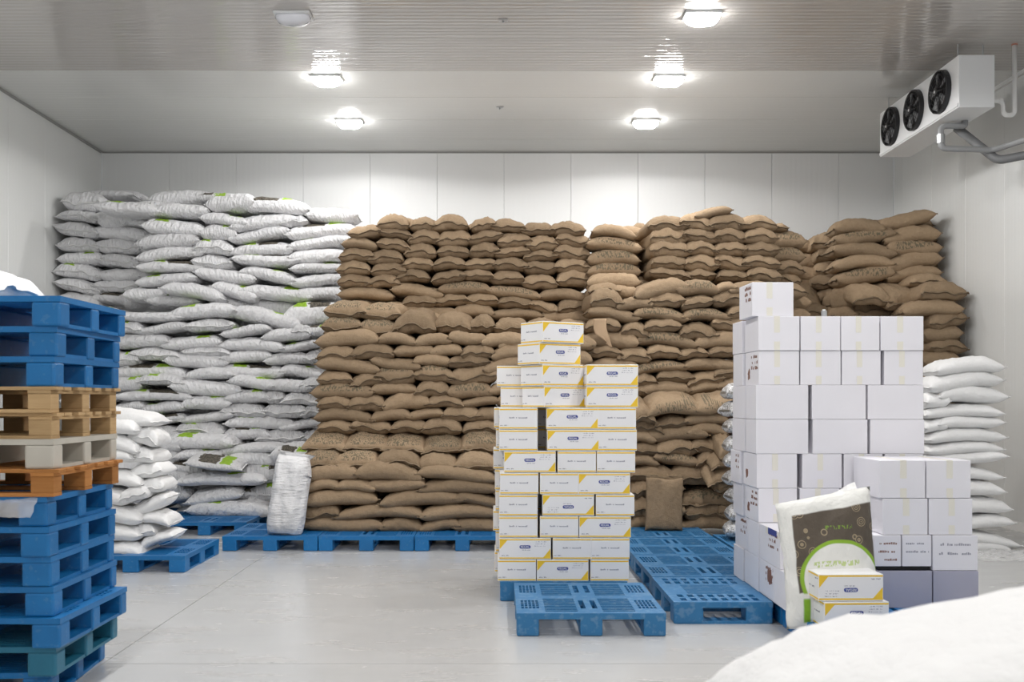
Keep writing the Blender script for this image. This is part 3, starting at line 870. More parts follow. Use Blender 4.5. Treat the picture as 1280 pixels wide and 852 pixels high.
# ------------------------------------------------------------------ pallets
def deck_mesh(name, W, D, z0, z1, holes):
    xs = sorted({0.0, W} | {round(h[0], 4) for h in holes} | {round(h[1], 4) for h in holes})
    ys = sorted({0.0, D} | {round(h[2], 4) for h in holes} | {round(h[3], 4) for h in holes})
    nx, ny = len(xs) - 1, len(ys) - 1
    solid = [[True] * ny for _ in range(nx)]
    for i in range(nx):
        for j in range(ny):
            cx, cy = (xs[i] + xs[i + 1]) / 2, (ys[j] + ys[j + 1]) / 2
            if any(h[0] < cx < h[1] and h[2] < cy < h[3] for h in holes): solid[i][j] = False
    mb = MB()
    S = lambda i, j: 0 <= i < nx and 0 <= j < ny and solid[i][j]
    for i in range(nx):
        j = 0
        while j < ny:
            if not S(i, j): j += 1; continue
            j2 = j
            while j2 + 1 < ny and S(i, j2 + 1): j2 += 1
            a, b, c, d = xs[i], xs[i + 1], ys[j], ys[j2 + 1]
            mb.add([(a, c, z1), (b, c, z1), (b, d, z1), (a, d, z1)], [(0, 1, 2, 3)])
            mb.add([(a, c, z0), (b, c, z0), (b, d, z0), (a, d, z0)], [(3, 2, 1, 0)])
            mb.add([(a, c, z0), (b, c, z0), (b, c, z1), (a, c, z1)], [(0, 1, 2, 3)])
            mb.add([(a, d, z0), (b, d, z0), (b, d, z1), (a, d, z1)], [(3, 2, 1, 0)])
            j = j2 + 1
        for j in range(ny):
            if not S(i, j): continue
            if not S(i - 1, j): mb.add([(xs[i], ys[j], z0), (xs[i], ys[j + 1], z0), (xs[i], ys[j + 1], z1), (xs[i], ys[j], z1)], [(3, 2, 1, 0)])
            if not S(i + 1, j): mb.add([(xs[i + 1], ys[j], z0), (xs[i + 1], ys[j + 1], z0), (xs[i + 1], ys[j + 1], z1), (xs[i + 1], ys[j], z1)], [(0, 1, 2, 3)])
    me = bpy.data.meshes.new(name)
    me.from_pydata(mb.v, [], mb.f)
    me.update()
    return me

PH = 0.155
def pallet_kit(key, W, D, slot_rows=False):
    holes = []
    hh = D / 2
    for half in (0, 1):
        y0 = half * hh + 0.06
        y1 = (half + 1) * hh - 0.05
        if slot_rows:
            for r in range(2):
                for k in range(8):
                    a = 0.055 + k * (W - 0.11) / 8 + 0.010
                    b = a + (W - 0.11) / 8 - 0.030
                    yy = (0.06 + r * 0.13) if half == 0 else (D - 0.06 - r * 0.13 - 0.09)
                    holes.append((a, b, yy, yy + 0.09))
            continue
        for sgn in (0, 1):
            def mx(a, b): return (a, b) if sgn == 0 else (W - b, W - a)
            for gi in range(5):             # grid windows near the outer edge
                for gj in range(4):
                    a = 0.035 + gi * 0.026
                    yy = y0 + 0.10 + gj * (y1 - y0 - 0.16) / 4
                    x0, x1 = mx(a, a + 0.019)
                    holes.append((x0, x1, yy, yy + (y1 - y0 - 0.16) / 4 - 0.014))
            nr = 9
            for k in range(nr):             # long ribs
                yy = y0 + k * (y1 - y0) / nr
                x0, x1 = mx(0.195, 0.415)
                holes.append((x0, x1, yy, yy + (y1 - y0) / nr - 0.018))
            x0, x1 = mx(0.442, 0.478)
            holes.append((x0, x1, y0 + 0.10, y1 - 0.08))
    if slot_rows:
        for k in range(11):
            yy = 0.31 + k * (D - 0.64) / 11
            holes.append((0.16, W - 0.16, yy, yy + (D - 0.64) / 11 - 0.016))
    deck = deck_mesh('pallet_deck', W, D, PH - (0.030 if key == 'S' else 0.040), PH, holes)
    fw = [(0, 0.15), (W / 2 - 0.075, W / 2 + 0.075), (W - 0.15, W)] if not slot_rows else [(0, 0.21), (W - 0.19, W)]
    fd = [(0, 0.16), (D / 2 - 0.075, D / 2 + 0.075), (D - 0.16, D)] if key != 'S' else [(0, 0.12), (0.40, 0.50), (D - 0.09, D)]
    feet = [(MB().box(a, b, c, d, 0.0, PH - 0.029).mesh('pallet_foot', bevel=0.012, seg=2)) for a, b in fw for c, d in fd]
    if key == 'S':      # solid middle stringer, added to block light through the fork openings
        feet = feet[:3] + feet[6:]
        feet.append(MB().box(W / 2 - .06, W / 2 + .06, .01, D - .01, 0.0, PH - .029).mesh('pallet_foot', bevel=.01, seg=2))
    if not slot_rows:
        run = [MB().box(a + 0.01, b - 0.01, 0.02, D - 0.02, 0.0, 0.018).mesh('pallet_runner') for a, b in fw]
    else:
        run = [MB().box(0.02, W - 0.02, c + .004, d - .03, 0.0, 0.02).mesh('pallet_runner') for c, d in fd]
    return deck, feet, run
KIT = {}
MESHMAT = {}
def with_mat(me, m):
    k = (me.name, m)
    if k not in MESHMAT:
        c = me.copy(); c.materials.clear(); c.materials.append(M[m]); MESHMAT[k] = c
    return MESHMAT[k]
def pallet(kit, x, y, z, label, m='blue', yaw=0.0, group='blue plastic pallets', name='plastic_pallet', W=1.0):
    if kit not in KIT:
        KIT[kit] = pallet_kit(kit, *{'A': (1.0, 1.13), 'B': (0.70, 1.0, True), 'S': (1.17, 0.88), 'F': (1.17, 1.02)}[kit])
    deck, feet, run = KIT[kit]
    root = empty(name, (x, y, z), (0, 0, R(yaw)))
    mat_obj('deck', with_mat(deck, m), None, root)
    for f_ in feet: mat_obj('foot', with_mat(f_, m), None, root)
    for r_ in run: mat_obj('runner', with_mat(r_, m), None, root)
    return tag(root, label, 'pallet', group)
GF = 'blue pallets on the floor'
pallet('A', 0.128, 6.69, 0, 'empty blue plastic pallet in front of the yellow-striped cartons', 'dusty', 0, GF)
pallet('A', 0.02, 7.86, 0, 'blue plastic pallet under the yellow-striped cartons', 'dusty', 0, GF)
pallet('B', 1.245, 7.06, 0, 'narrow blue pallet with two rows of slots beside white cartons', 'dusty', 0, GF)
pallet('A', 1.25, 8.09, 0, 'empty blue pallet just behind the narrow slotted pallet', 'dusty', 0, GF)
pallet('A', 1.25, 9.24, 0, 'empty blue pallet in front of the upright brown sack', 'dusty', 0, GF)
pallet('A', 1.25, 10.40, 0, 'blue pallet under the central brown pile', 'dusty', 0, GF)
pallet('A', 2.285, 9.5, 0, 'blue pallet to the right of the empty ones, below the foil pouches', 'dusty', 0, GF)
for i, s in enumerate(['leftmost, carrying the upright white sack', 'second from left', 'third from left', 'half hidden by yellow-striped cartons']):
    pallet('A', -2.885 + i * 1.008, 10.47, 0, f'blue pallet of the row under the broad brown pile, {s}', 'blue', 0, GF)
pallet('A', -3.93, 11.68, 0, 'blue pallet under the printed front sacks of the tall white pile', 'blue', 0, GF)
pallet('A', -4.97, 12.15, 0, 'dark blue pallet at the back of the gap beside the slumped heap', 'blue', 0, GF)
pallet('A', -3.865, 9.16, 0, 'blue pallet under the slumped heap of plain white sacks', 'blue', 0, GF)
pallet('F', 1.99, 5.98, 0, 'blue pallet under the leaning printed bag', 'blue', 0, GF)
pallet('F', 1.99, 7.03, 0, 'blue pallet under the tall white carton stack', 'blue', 0, GF)

# the stack of pallets on the left
GS = 'pallets of the mixed stack'
def stack_x(px): return (px - VX) * 6.02 / F - 1.17
zc = 0.0
lower = [(137, 4), (150, 1), (158, -1), (148, 0.5), (145, 0.5), (145, -0.5), (142, 0)]
for i, (px, yw) in enumerate(lower):
    pallet('S', stack_x(px) + 0.0, 5.13 + (0.03 if i == 0 else 0), zc, f'blue plastic pallet, {ordw(i + 1)} from floor in the mixed stack', 'teal' if i == 1 else 'blue', yw, GS)
    zc += PH
def wooden_pallet(x, y, z, m, h, label, bottom=True, yaw=0.0):
    W, D = 1.15, 0.88
    root = empty('wooden_pallet', (x, y, z), (0, 0, R(yaw)))
    bt = 0.018
    zb = z_ = 0.0
    if bottom:
        for a in (0.0, D / 2 - .05, D - .10):
            mat_obj('bottom_board', MB().box(0, W, a, a + .10, 0, bt).mesh('board', bevel=.002, seg=1), M[m], root)
        zb = bt
    top = h - 2 * bt
    for a in (0.0, W / 2 - .06, W - .12):
        for c in (0.0, D / 2 - .05, D - .10):
            mat_obj('block', MB().box(a, a + .12, c + .002, c + .098, zb, top).mesh('block', bevel=.003, seg=1), M[m], root)
        mat_obj('stringer', MB().box(a, a + .12, 0, D, top, top + bt).mesh('board', bevel=.002, seg=1), M[m], root)
    nb = 7
    for k in range(nb):
        a = k * (D - .09) / (nb - 1)
        mat_obj('top_board', MB().box(-.02, W + .02 + random.Random(k).uniform(-.01, .01), a, a + .09, top + bt, h).mesh('board', bevel=.002, seg=1), M[m], root)
    return tag(root, label, 'pallet', GS)
wooden_pallet(stack_x(150) + .02, 5.12, zc, 'orange_wood', .140, 'orange-brown wooden pallet lying on the lower blue pallets of the stack'); zc += .140
pallet('S', stack_x(148), 5.13, zc, 'off-white plastic pallet between wooden pallets in the mixed stack', 'grey_plastic', 0.5, GS); zc += PH
wooden_pallet(stack_x(145) + .02, 5.15, zc, 'pine', .135, 'pale pine pallet just above the off-white plastic pallet'); zc += .135
wooden_pallet(stack_x(147) + .02, 5.12, zc, 'pine', .135, 'pale pine pallet just below the three upper blue pallets'); zc += .135
for i, (px, yw) in enumerate([(150, 0), (152, 0.5), (157, -0.5)]):
    pallet('S', stack_x(px), 5.13, zc, f"blue plastic pallet above the wooden ones, {['lowest', 'middle', 'topmost'][i]} of three", 'blue', yw, GS)
    zc += PH
# crumpled film hanging out of the stack
def crumple(name, nx, ny, fn):
    mb = MB()
    vs = [fn(i / nx, j / ny) for j in range(ny + 1) for i in range(nx + 1)]
    fs = [(j * (nx + 1) + i, j * (nx + 1) + i + 1, (j + 1) * (nx + 1) + i + 1, (j + 1) * (nx + 1) + i) for j in range(ny) for i in range(nx)]
    return mb.add(vs, fs).mesh(name, smooth=True)
def film1(u, v):
    q = Vector((u * 5, v * 4, 3))
    x = -2.72 + 0.36 * u + .03 * noise.noise(q)
    y = 5.20 - 0.15 * v + .03 * noise.noise(q + Vector((5, 5, 5)))
    z = 7 * PH + .012 - (0.11 * v * v if v > .3 else 0) + .012 * abs(noise.noise(q * 2))
    if u > .86: y -= .0
    return (x, y, z)
tag(mat_obj('plastic_film', crumple('film', 26, 14, film1), M['film']), 'crumpled clear film caught under the orange wooden pallet', 'film')
def film2(u, v):
    q = Vector((u * 9, v * 9, 1))
    return (4.75 + u * 1.15 + .05 * noise.noise(q), 9.75 + v * 0.75 + .06 * noise.noise(q + Vector((3, 3, 3))), 0.012 + .05 * abs(noise.noise(q * 1.6)) * (1 - (2 * u - 1) ** 4) * (1 - (2 * v - 1) ** 4))
tag(mat_obj('plastic_film', crumple('film', 40, 30, film2), M['film']), 'crumpled bubble film lying on the floor before the white stack', 'film')

# ------------------------------------------------------------------ yellow-striped cartons
CL, CS, CH = 0.408, 0.303, 0.169
def text_mesh(s, size):
    cu = bpy.data.curves.new('lettering', 'FONT')
    cu.body = s
    cu.size = size
    cu.align_x = 'CENTER'
    cu.align_y = 'CENTER'
    cu.extrude = 0.0004
    o = bpy.data.objects.new('lettering', cu)
    COL.objects.link(o)
    bpy.context.view_layer.update()
    me = bpy.data.meshes.new_from_object(o.evaluated_get(bpy.context.evaluated_depsgraph_get()))
    bpy.data.objects.remove(o)
    for v in me.vertices:       # stand the text up, facing -y
        v.co = Vector((v.co.x, -v.co.z, v.co.y))
    me.materials.clear()
    return me
def dashes(mb, rnd, x0, x1, z, h, y, fill=0.7):
    x = x0
    while x < x1:
        w = rnd.uniform(0.3, 0.9) * h
        if rnd.random() < fill:
            z0 = z + rnd.choice((0, 0, 0.25)) * h * 0.4
            mb.box(x, min(x + w, x1), y - .0006, y, z0, z0 + h * rnd.choice((0.7, 0.7, 1.0)))
        x += w + 0.22 * h
def yellow_kit():
    rnd = random.Random(5)
    z = CH / 2
    body = MB().box(-CL / 2, CL / 2, -CS / 2, CS / 2, 0, CH - .0015).mesh('carton_body', bevel=0.003, seg=2)
    t = .0008
    def ring(z0, z1):
        mb = MB()
        mb.box(-CL / 2 + .003, CL / 2 - .003, -CS / 2 - t, -CS / 2 + .001, z0, z1)
        mb.box(-CL / 2 + .003, CL / 2 - .003, CS / 2 - .001, CS / 2 + t, z0, z1)
        mb.box(-CL / 2 - t, -CL / 2 + .001, -CS / 2 + .003, CS / 2 - .003, z0, z1)
        mb.box(CL / 2 - .001, CL / 2 + t, -CS / 2 + .003, CS / 2 - .003, z0, z1)
        return mb.mesh('stripe')
    lo, hi = ring(.006, .0155), ring(CH - .019, CH - .009)
    def tri(a, b, c):
        v = [(p[0], -CS / 2 - t, p[1]) for p in (a, b, c)] + [(p[0], -CS / 2 + .001, p[1]) for p in (a, b, c)]
        fs = [(0, 1, 2), (5, 4, 3), (0, 3, 4, 1), (1, 4, 5, 2), (2, 5, 3, 0)]
        return MB().add(v, fs).mesh('corner_flash')
    t1 = tri((-CL / 2 + .004, CH - .017), (-CL / 2 + .066, CH - .017), (-CL / 2 + .004, CH - .088))
    t2 = tri((CL / 2 - .004, .015), (CL / 2 - .060, .015), (CL / 2 - .004, .085))
    # badge: a rounded bar
    w, h = .044, .0135
    ring_ = []
    for k in range(24):
        a = 2 * math.pi * k / 24
        ring_.append((math.copysign(w - h, math.cos(a)) + h * math.cos(a), h * math.sin(a)))
    def badge(sgn):
        v = [(x, sgn * (-CS / 2 - .001), CH * .58 + q) for x, q in ring_] + [(x, sgn * (-CS / 2 + .001), CH * .58 + q) for x, q in ring_]
        m = len(ring_)
        return MB().add(v, [tuple(range(m)), tuple(range(2 * m - 1, m - 1, -1))] + [(k, (k + 1) % m, m + (k + 1) % m, m + k) for k in range(m)])
    b1 = badge(1)
    bm = b1.mesh('badge')
    tm = text_mesh('REGAL', .0235)
    d = MB()
    dashes(d, rnd, -.042, .042, CH * .58 - .028, .0065, -CS / 2)
    dashes(d, rnd, -CL / 2 + .012, -CL / 2 + .075, .026, .008, -CS / 2, .8)
    for k in range(3): dashes(d, rnd, .075, .165, CH * .80 - k * .017, .006, -CS / 2, .55)
    dm = d.mesh('small_print')
    e = MB()
    dashes(e, rnd, -.072, .072, CH * .50, .0115, 0, .8)
    dashes(e, rnd, -CS / 2 + .008, -CS / 2 + .07, .026, .008, 0, .8)
    es = MB()
    for x, y, z_ in e.v: es.v.append((-CL / 2 + y - .0002, -x, z_))
    es.f = list(e.f)
    es.add([(-x, -y, z_) for x, y, z_ in es.v], e.f)
    em = es.mesh('end_print')
    return body, lo, hi, t1, t2, bm, tm, dm, em
YK = yellow_kit()
for me, m in zip(YK, ['carton_y', 'yellow', 'yellow', 'yellow', 'yellow', 'navy', 'paper_white', 'grey_ink', 'grey_ink']):
    me.materials.clear(); me.materials.append(M[m])
GY = 'yellow-striped cartons'
def yellow_carton(x, y, z, yaw, label, flip=False, group=GY, s=1.0):
    root = empty('printed_carton', (x, y, z + (CH * s if flip else 0)), (0, R(180) if flip else 0, R(yaw)))
    if flip: pass
    root.scale = (s, s, s)
    body, lo, hi, t1, t2, bm, tm, dm, em = YK
    for nm, me in (('body', body), ('stripe', lo), ('stripe', hi), ('small_print', dm), ('end_print', em)):
        q_ = mat_obj(nm, me, None, root)
        if nm.endswith('print'): q_['kind'] = 'stuff'
    for a in (0, math.pi):
        mat_obj('corner_flash', t1, None, root, rot=(0, 0, a))
        mat_obj('corner_flash', t2, None, root, rot=(0, 0, a))
        bd = mat_obj('badge', bm, None, root, rot=(0, 0, a))
        mat_obj('lettering', tm, None, bd, (0, -CS / 2 - .0011, CH * .58))
    return tag(root, label, 'carton', group)
YD = 7.885
kY = F / YD
rowsY = [
 'S622 L671 S738', 'L624 S691 S739', 'S624 S675 L724', 'S624 L678f S745', 'S625 S675 L723', 'L630 S697 S746', 'S624 L684 S748', 'S624 L683 S747',
 'S626 R680 L733', 'S621 R678 L733', 'R674', 'R678']
for r, row in enumerate(rowsY):
    z = PH + r * 0.171
    lay = 'bottom layer' if r == 0 else ('top of stack' if r == 11 else ordw(r + 1) + ' layer up')
    items = row.split()
    for i, it in enumerate(items):
        kd = it[0]; fl = it.endswith('f'); px = float(it[1:].rstrip('f'))
        x0 = (px - VX) / kY
        posn = ['first', 'second', 'third'][i] + ' from left'
        if kd == 'L':
            yellow_carton(x0 + CL / 2, YD + CS / 2, z, 0, f"yellow-striped carton, {'upside-down ' if fl else ''}logo side out, {posn}, {lay} of tall stack", fl)
        elif kd == 'S':
            yellow_carton(x0 + CS / 2, YD + CL / 2 + (.30 if r in (8, 9) else 0), z, 90, f"yellow-striped carton, short end out, {posn}, {lay} of tall stack")
        else:
            a = R(33)
            # near corner (front left) sits at the given x
            cx = x0 + (CL / 2) * math.cos(a) - (CS / 2) * math.sin(a)
            cy = YD - .03 + (CL / 2) * math.sin(a) + (CS / 2) * math.cos(a)
            yellow_carton(cx, cy, z, 33, f"yellow-striped carton turned at an angle, {posn if len(items) > 1 else 'alone'}, {lay} of tall stack")
    if r <= 9:
        if r < 8: yellow_carton(-0.025 + .012 * math.sin(r * 2.3) + CS / 2, YD + CL + .012 + CL / 2, z, 90, f"yellow-striped carton of the rear rank, left side showing, {lay} of tall stack")
        yellow_carton(.70 + CS / 2, YD + CL + .012 + CL / 2, z, 90, f"yellow-striped carton of the rear rank, right half, {lay} of tall stack")
        yellow_carton(.30 + CS / 2, YD + CL + .012 + CL / 2, z, 90, f"yellow-striped carton of the rear rank, middle, {lay} of tall stack")
# the two beside the printed bag
yellow_carton(2.235, 6.39, PH, 2, 'lower of two yellow-striped cartons in front of the printed bag', False, 'yellow-striped cartons by the bag')
yellow_carton(2.205, 6.40, PH + CH, 1, 'upper of two yellow-striped cartons in front of the printed bag, upside-down', True, 'yellow-striped cartons by the bag')

# ------------------------------------------------------------------ plain white cartons
CARD = {}
def card_mesh(w, d, h):
    k = (round(w, 3), round(d, 3), round(h, 3))
    if k not in CARD:
        body = MB().box(0, w, 0, d, 0, h).mesh('card_body', bevel=0.004, seg=2)
        CARD[k] = body
    return CARD[k]
def carton(x0, y0, z0, w, d, h, label, group, tape=None, marks=0, hole=None, side_print=False, seed=0, yaw=0.0, m='carton'):
    rnd = random.Random(seed)
    root = empty('white_carton', (x0, y0, z0), (0, 0, R(yaw)))
    g = .003
    mat_obj('body', card_mesh(w - g, d - g, h - .002), M[m], root)
    if tape:
        tx, tw = (w - g) * tape, w * .07
        for bx in ((tx - tw, tx + tw, -.0012, .001, h * .52, h - .004), (tx - tw, tx + tw, 0, d - g, h - .003, h - .0008), (tx - tw, tx + tw, -.0012, .001, 0.004, h * .26)):
            mat_obj('tape', MB().box(*bx).mesh('tape'), M['tape'], root)
    if marks:
        q = MB()
        for k in range(marks):
            z = h * (.70 - .26 * k)
            dashes(q, rnd, w * rnd.uniform(.12, .25), w * rnd.uniform(.8, .93), z, h * .07, 0, .85)
        mat_obj('print', q.mesh('print'), M['grey_ink'] if marks < 3 else M['brown_ink'], root)['kind'] = 'stuff'
    if side_print:
        q = MB()
        e = MB()
        for k in range(3):
            dashes(e, rnd, d * .45, d * .92, h * (.80 - .17 * k), h * .10, 0, .7)
        for x, y, z in e.v: q.v.append((y - .0004, d - x, z))
        q.f = e.f
        mat_obj('print', q.mesh('print'), M['brown_ink'], root)['kind'] = 'stuff'
    if hole:
        cy, cz, r = hole
        pts = []
        for k in range(14):
            a = 2 * math.pi * k / 14
            rr = r * rnd.uniform(.6, 1.15)
            pts.append((cy + rr * math.cos(a), cz + rr * 1.1 * math.sin(a)))
        v = [(-.0015, a, b) for a, b in pts] + [(.004, a, b) for a, b in pts]
        mat_obj('torn_hole', MB().add(v, [tuple(range(14)), tuple(range(27, 13, -1))] + [(k, (k + 1) % 14, 14 + (k + 1) % 14, 14 + k) for k in range(14)]).mesh('hole'), M['brown_ink'], root)
    return tag(root, label, 'carton', group)

GT = 'white cartons in the tall stack'
TD, TH = 7.45, 0.2565
kT = F / TD
tall = {7: [(948, 1000), (1001, 1051), (1051.5, 1100), (1101, 1155)], 6: [(949, 1000), (1001, 1052), (1053, 1102), (1106, 1155)],
        5: [(945, 1011), (1015, 1083), (1085, 1155)], 4: [(945, 1011), (1016, 1085), (1088, 1156)],
        3: [(946, 997), (1003, 1053), (1055, 1104), (1106, 1155)], 2: [(948, 997), (1000, 1050), (1053, 1103), (1106, 1155)], 1: [(948, 1014), (1017, 1085), (1088, 1155)],
        0: [(948, 997), (1000, 1050), (1053, 1103), (1106, 1155)]}
for r, items in tall.items():
    lay = 'top full layer' if r == 7 else ('bottom layer' if r == 0 else ordw(8 - r) + ' layer down')
    z0 = PH + r * TH
    for i, (a, b) in enumerate(items):
        x0, x1 = (a - VX) / kT, (b - VX) / kT
        d = .41 if len(items) == 4 else .31
        carton(x0, TD + (.0 if r != 6 else .008), z0, x1 - x0, d, TH, f'white carton, {ordw(i + 1)} from left in {lay} of the tall carton stack', GT,
               tape=(.45 if len(items) == 4 and r > 0 else None), seed=r * 7 + i, side_print=(i == 0 and r in (6, 2)), hole=(d * .72, TH * .35, .04) if (i == 0 and r in (6, 3, 2)) else None)
    d1 = .41 if len(items) == 4 else .31
    carton((items[0][0] - VX) / kT - .012 + .014 * math.sin(r * 1.7), TD + d1 + .012, z0, .33, .31 if len(items) == 4 else .41, TH, f'white carton of the rear rank, {lay} of the tall carton stack', GT, seed=r + 50, side_print=r in (3, 1))
carton((941 - VX) / kT, TD + .02, PH + 8 * TH, .315, .36, TH, 'single film-wrapped white carton on top of the tall carton stack', 'white carton on top', tape=.42, seed=77, side_print=True, yaw=1.5)
# small clear roll on top
q = MB().tube([(0, 0, 0), (0, 0, .05)], .021, 16).mesh('roll', bevel=.004)
tr = empty('tape_roll', (at(1030, 390, TD + .12).x, TD + .12, PH + 8 * TH))
mat_obj('spool', q, M['steel'], tr)
mat_obj('core', MB().tube([(0, 0, .046), (0, 0, .06)], .012, 12).mesh('core'), M['pvc'], tr)
tag(tr, 'small silver tape roll standing on the tall carton stack', 'tape')

GG = 'white cartons in the low group'
GD = 6.87
kG = F / GD
for i, (a, b) in enumerate([(1098, 1165), (1166, 1223)]):
    carton((a - VX) / kG, GD - .01, PH, (b - a) / kG, .54, .255, ['glossy lavender carton, left one in the lowest layer of the low group', 'glossy lavender carton, right one in the lowest layer of the low group'][i], GG, m='lavender', seed=i)
bb = MB().box(at(1098, 0, GD).x, at(1165, 0, GD).x, GD + .03, GD + .5, 0, .028).mesh('board', bevel=.004)
tag(mat_obj('dark_gap_board', bb, M['dark'], loc=(0, 0, PH + .255)), 'flat black board added as the dark gap under the two lettered cartons', 'board')  # added support; its black stands in for the shaded gap below the cartons
z1 = PH + .255
low = [(1093, 1127, z1 + .029, .215, 3), (1128, 1165, z1 + .029, .215, 2), (1166, 1223, z1 + .001, .243, 2)]
for i, (a, b, z, h, mk) in enumerate(low):
    x0, x1 = (a - VX) / kG, (b - VX) / kG
    carton(x0, GD, z, x1 - x0, .52, h, ['small white carton with brown print, leftmost lettered one of the low group',
           'narrow lettered white carton, middle of the low group', 'wide lettered white carton, rightmost of the low group'][i], GG, marks=mk, seed=i + 30)
z2 = z1 + .245
for r, (items, z0, h) in enumerate([([(1104, 1161), (1162, 1217)], z2, .25), ([(1100, 1158), (1159, 1215)], z2 + .251, .262)]):
    for i, (a, b) in enumerate(items):
        x0, x1 = (a - VX) / kG, (b - VX) / kG
        carton(x0, GD + .01, z0, x1 - x0, .50, h, f"taped white carton, {['left', 'right'][i]} one in {['middle', 'upper'][r]} layer of the low group", GG, tape=.52, seed=r + i + 90)

GN = 'torn white cartons in the near row'
NX = 1.948
def near(a, b, z0, h, i, label, **kw):
    carton(NX, a, z0, .40, b - a, h, label, GN, seed=200 + i, **kw)
hN = TH
near(6.66, 7.04, PH, hN, 0, 'white carton nearest the printed bag, lower layer of the near row')
near(7.04, 7.445, PH, hN, 1, 'torn white carton with hole, lower layer of the near row', hole=(.12, .16, .06), side_print=True)
near(6.90, 7.445, PH + hN, hN, 4, 'white carton with blue-yellow tape, upper layer of the near row', side_print=True)
# printed tape on the near carton: blue with yellow ends
for o in list(bpy.data.objects):
    if o.get('label', '').startswith('white carton with blue-yellow tape'):
        mat_obj('printed_tape', MB().box(-.0014, .001, .08, .30, hN - .045, hN - .002).mesh('tape'), M['navy'], o)
        mat_obj('printed_tape', MB().box(-.0015, .001, .0, .06, hN - .05, hN - .002).mesh('tape'), M['tape'], o)
        mat_obj('printed_tape', MB().box(-.0015, .001, .30, .36, hN - .05, hN - .002).mesh('tape'), M['tape'], o)

# foil pouches behind the cartons
rp = random.Random(8)
me_p, _ = sack_mesh('pouch', 77, 's')
me_p.materials.append(M['foil'])
for i in range(9):
    z = PH + .005 + i * .176
    root = empty('foil_pouch', (2.50 + rp.uniform(-.02, .03), 10.25, z + .088), (0, R(rp.uniform(-4, 4)), R(rp.uniform(-10, 10))))
    mat_obj('pouch_body', me_p, None, root, scale=(.34, .42, .215))
    mat_obj('end_seal', MB().box(-.172, -.160, -.14, .14, -.012, .012).mesh('seal', bevel=.003), M['steel'], root)
    tag(root, f'silver foil pouch, {ordw(i + 1)} up in the column left of the tall carton stack', 'pouch', 'foil pouches in a column')

# ------------------------------------------------------------------ printed bag leaning on the near cartons
n = NT('printed_bag', 0.5, spec=0.3)
o = n.coord('Object')
s = n.sep(o)
wob = n.math('MULTIPLY', n.math('SUBTRACT', n.noise(o, 3, 2), .5), .03)
x = n.math('ADD', s[0], wob)
z = n.math('ADD', s[2], wob)
dx = n.math('MULTIPLY', n.math('SUBTRACT', x, 0.07), 0.95)
dz = n.math('MULTIPLY', n.math('SUBTRACT', z, -0.14), 1.25)
rad = n.math('SQRT', n.math('ADD', n.math('MULTIPLY', dx, dx), n.math('MULTIPLY', dz, dz)))
vor = n.n('ShaderNodeTexVoronoi')
n.l(n.mapped(o, (7.5, .001, 9)), vor.inputs['Vector'])
vor.inputs['Scale'].default_value = 1.0
rings = n.math('SINE', n.math('MULTIPLY', vor.outputs['Distance'], 44))
fl = n.math('MULTIPLY', n.inside(rings, .35, 3, .2), n.inside(vor.outputs['Distance'], -1, .42, .03))
taupe = n.mix(n.math('MULTIPLY', fl, .85), (0.105, 0.085, 0.066), (0.36, 0.29, 0.19))
white_ = (0.80, 0.80, 0.77)
dark_m = n.math('MULTIPLY', n.math('MULTIPLY', n.inside(x, -.375, .47, .008), n.inside(n.math('SUBTRACT', z, n.math('MULTIPLY', x, .09)), -.20, .425, .008)), n.inside(rad, .39, 9, .006))
c = n.mix(dark_m, white_, taupe)
gm = n.math('MULTIPLY', n.math('MULTIPLY', n.inside(rad, .368, .405, .006), n.inside(z, -.24, 2, .01)), n.inside(x, -.39, .48, .008))
c = n.mix(gm, c, (0.26, 0.45, 0.04))
tx = n.math('MULTIPLY', n.math('MULTIPLY', n.inside(z, -.035, .01, .004), n.inside(x, -.20, .26, .01)), n.inside(n.noise(n.mapped(o, (60, 1, 30)), 1.0, 1), .5, 2, .03))
c = n.mix(n.math('MULTIPLY', tx, .8), c, (0.45, 0.58, 0.16))
tx2 = n.math('MULTIPLY', n.math('MULTIPLY', n.inside(z, .27, .30, .004), n.inside(x, -.05, .22, .01)), n.inside(n.noise(n.mapped(o, (50, 1, 40)), 1.0, 1), .5, 2, .03))
c = n.mix(n.math('MULTIPLY', tx2, .8), c, (0.22, 0.38, 0.05))
lf = n.math('MULTIPLY', n.inside(x, -.34, -.27, .01), n.inside(z, -.47, -.28, .01))
c = n.mix(lf, c, (0.22, 0.42, 0.03))
fr = n.inside(s[1], -9, 0.05)
c = n.mix(fr, white_, c)
n.color(c)
n.bump(n.noise(o, 9, 4), .35, .04)
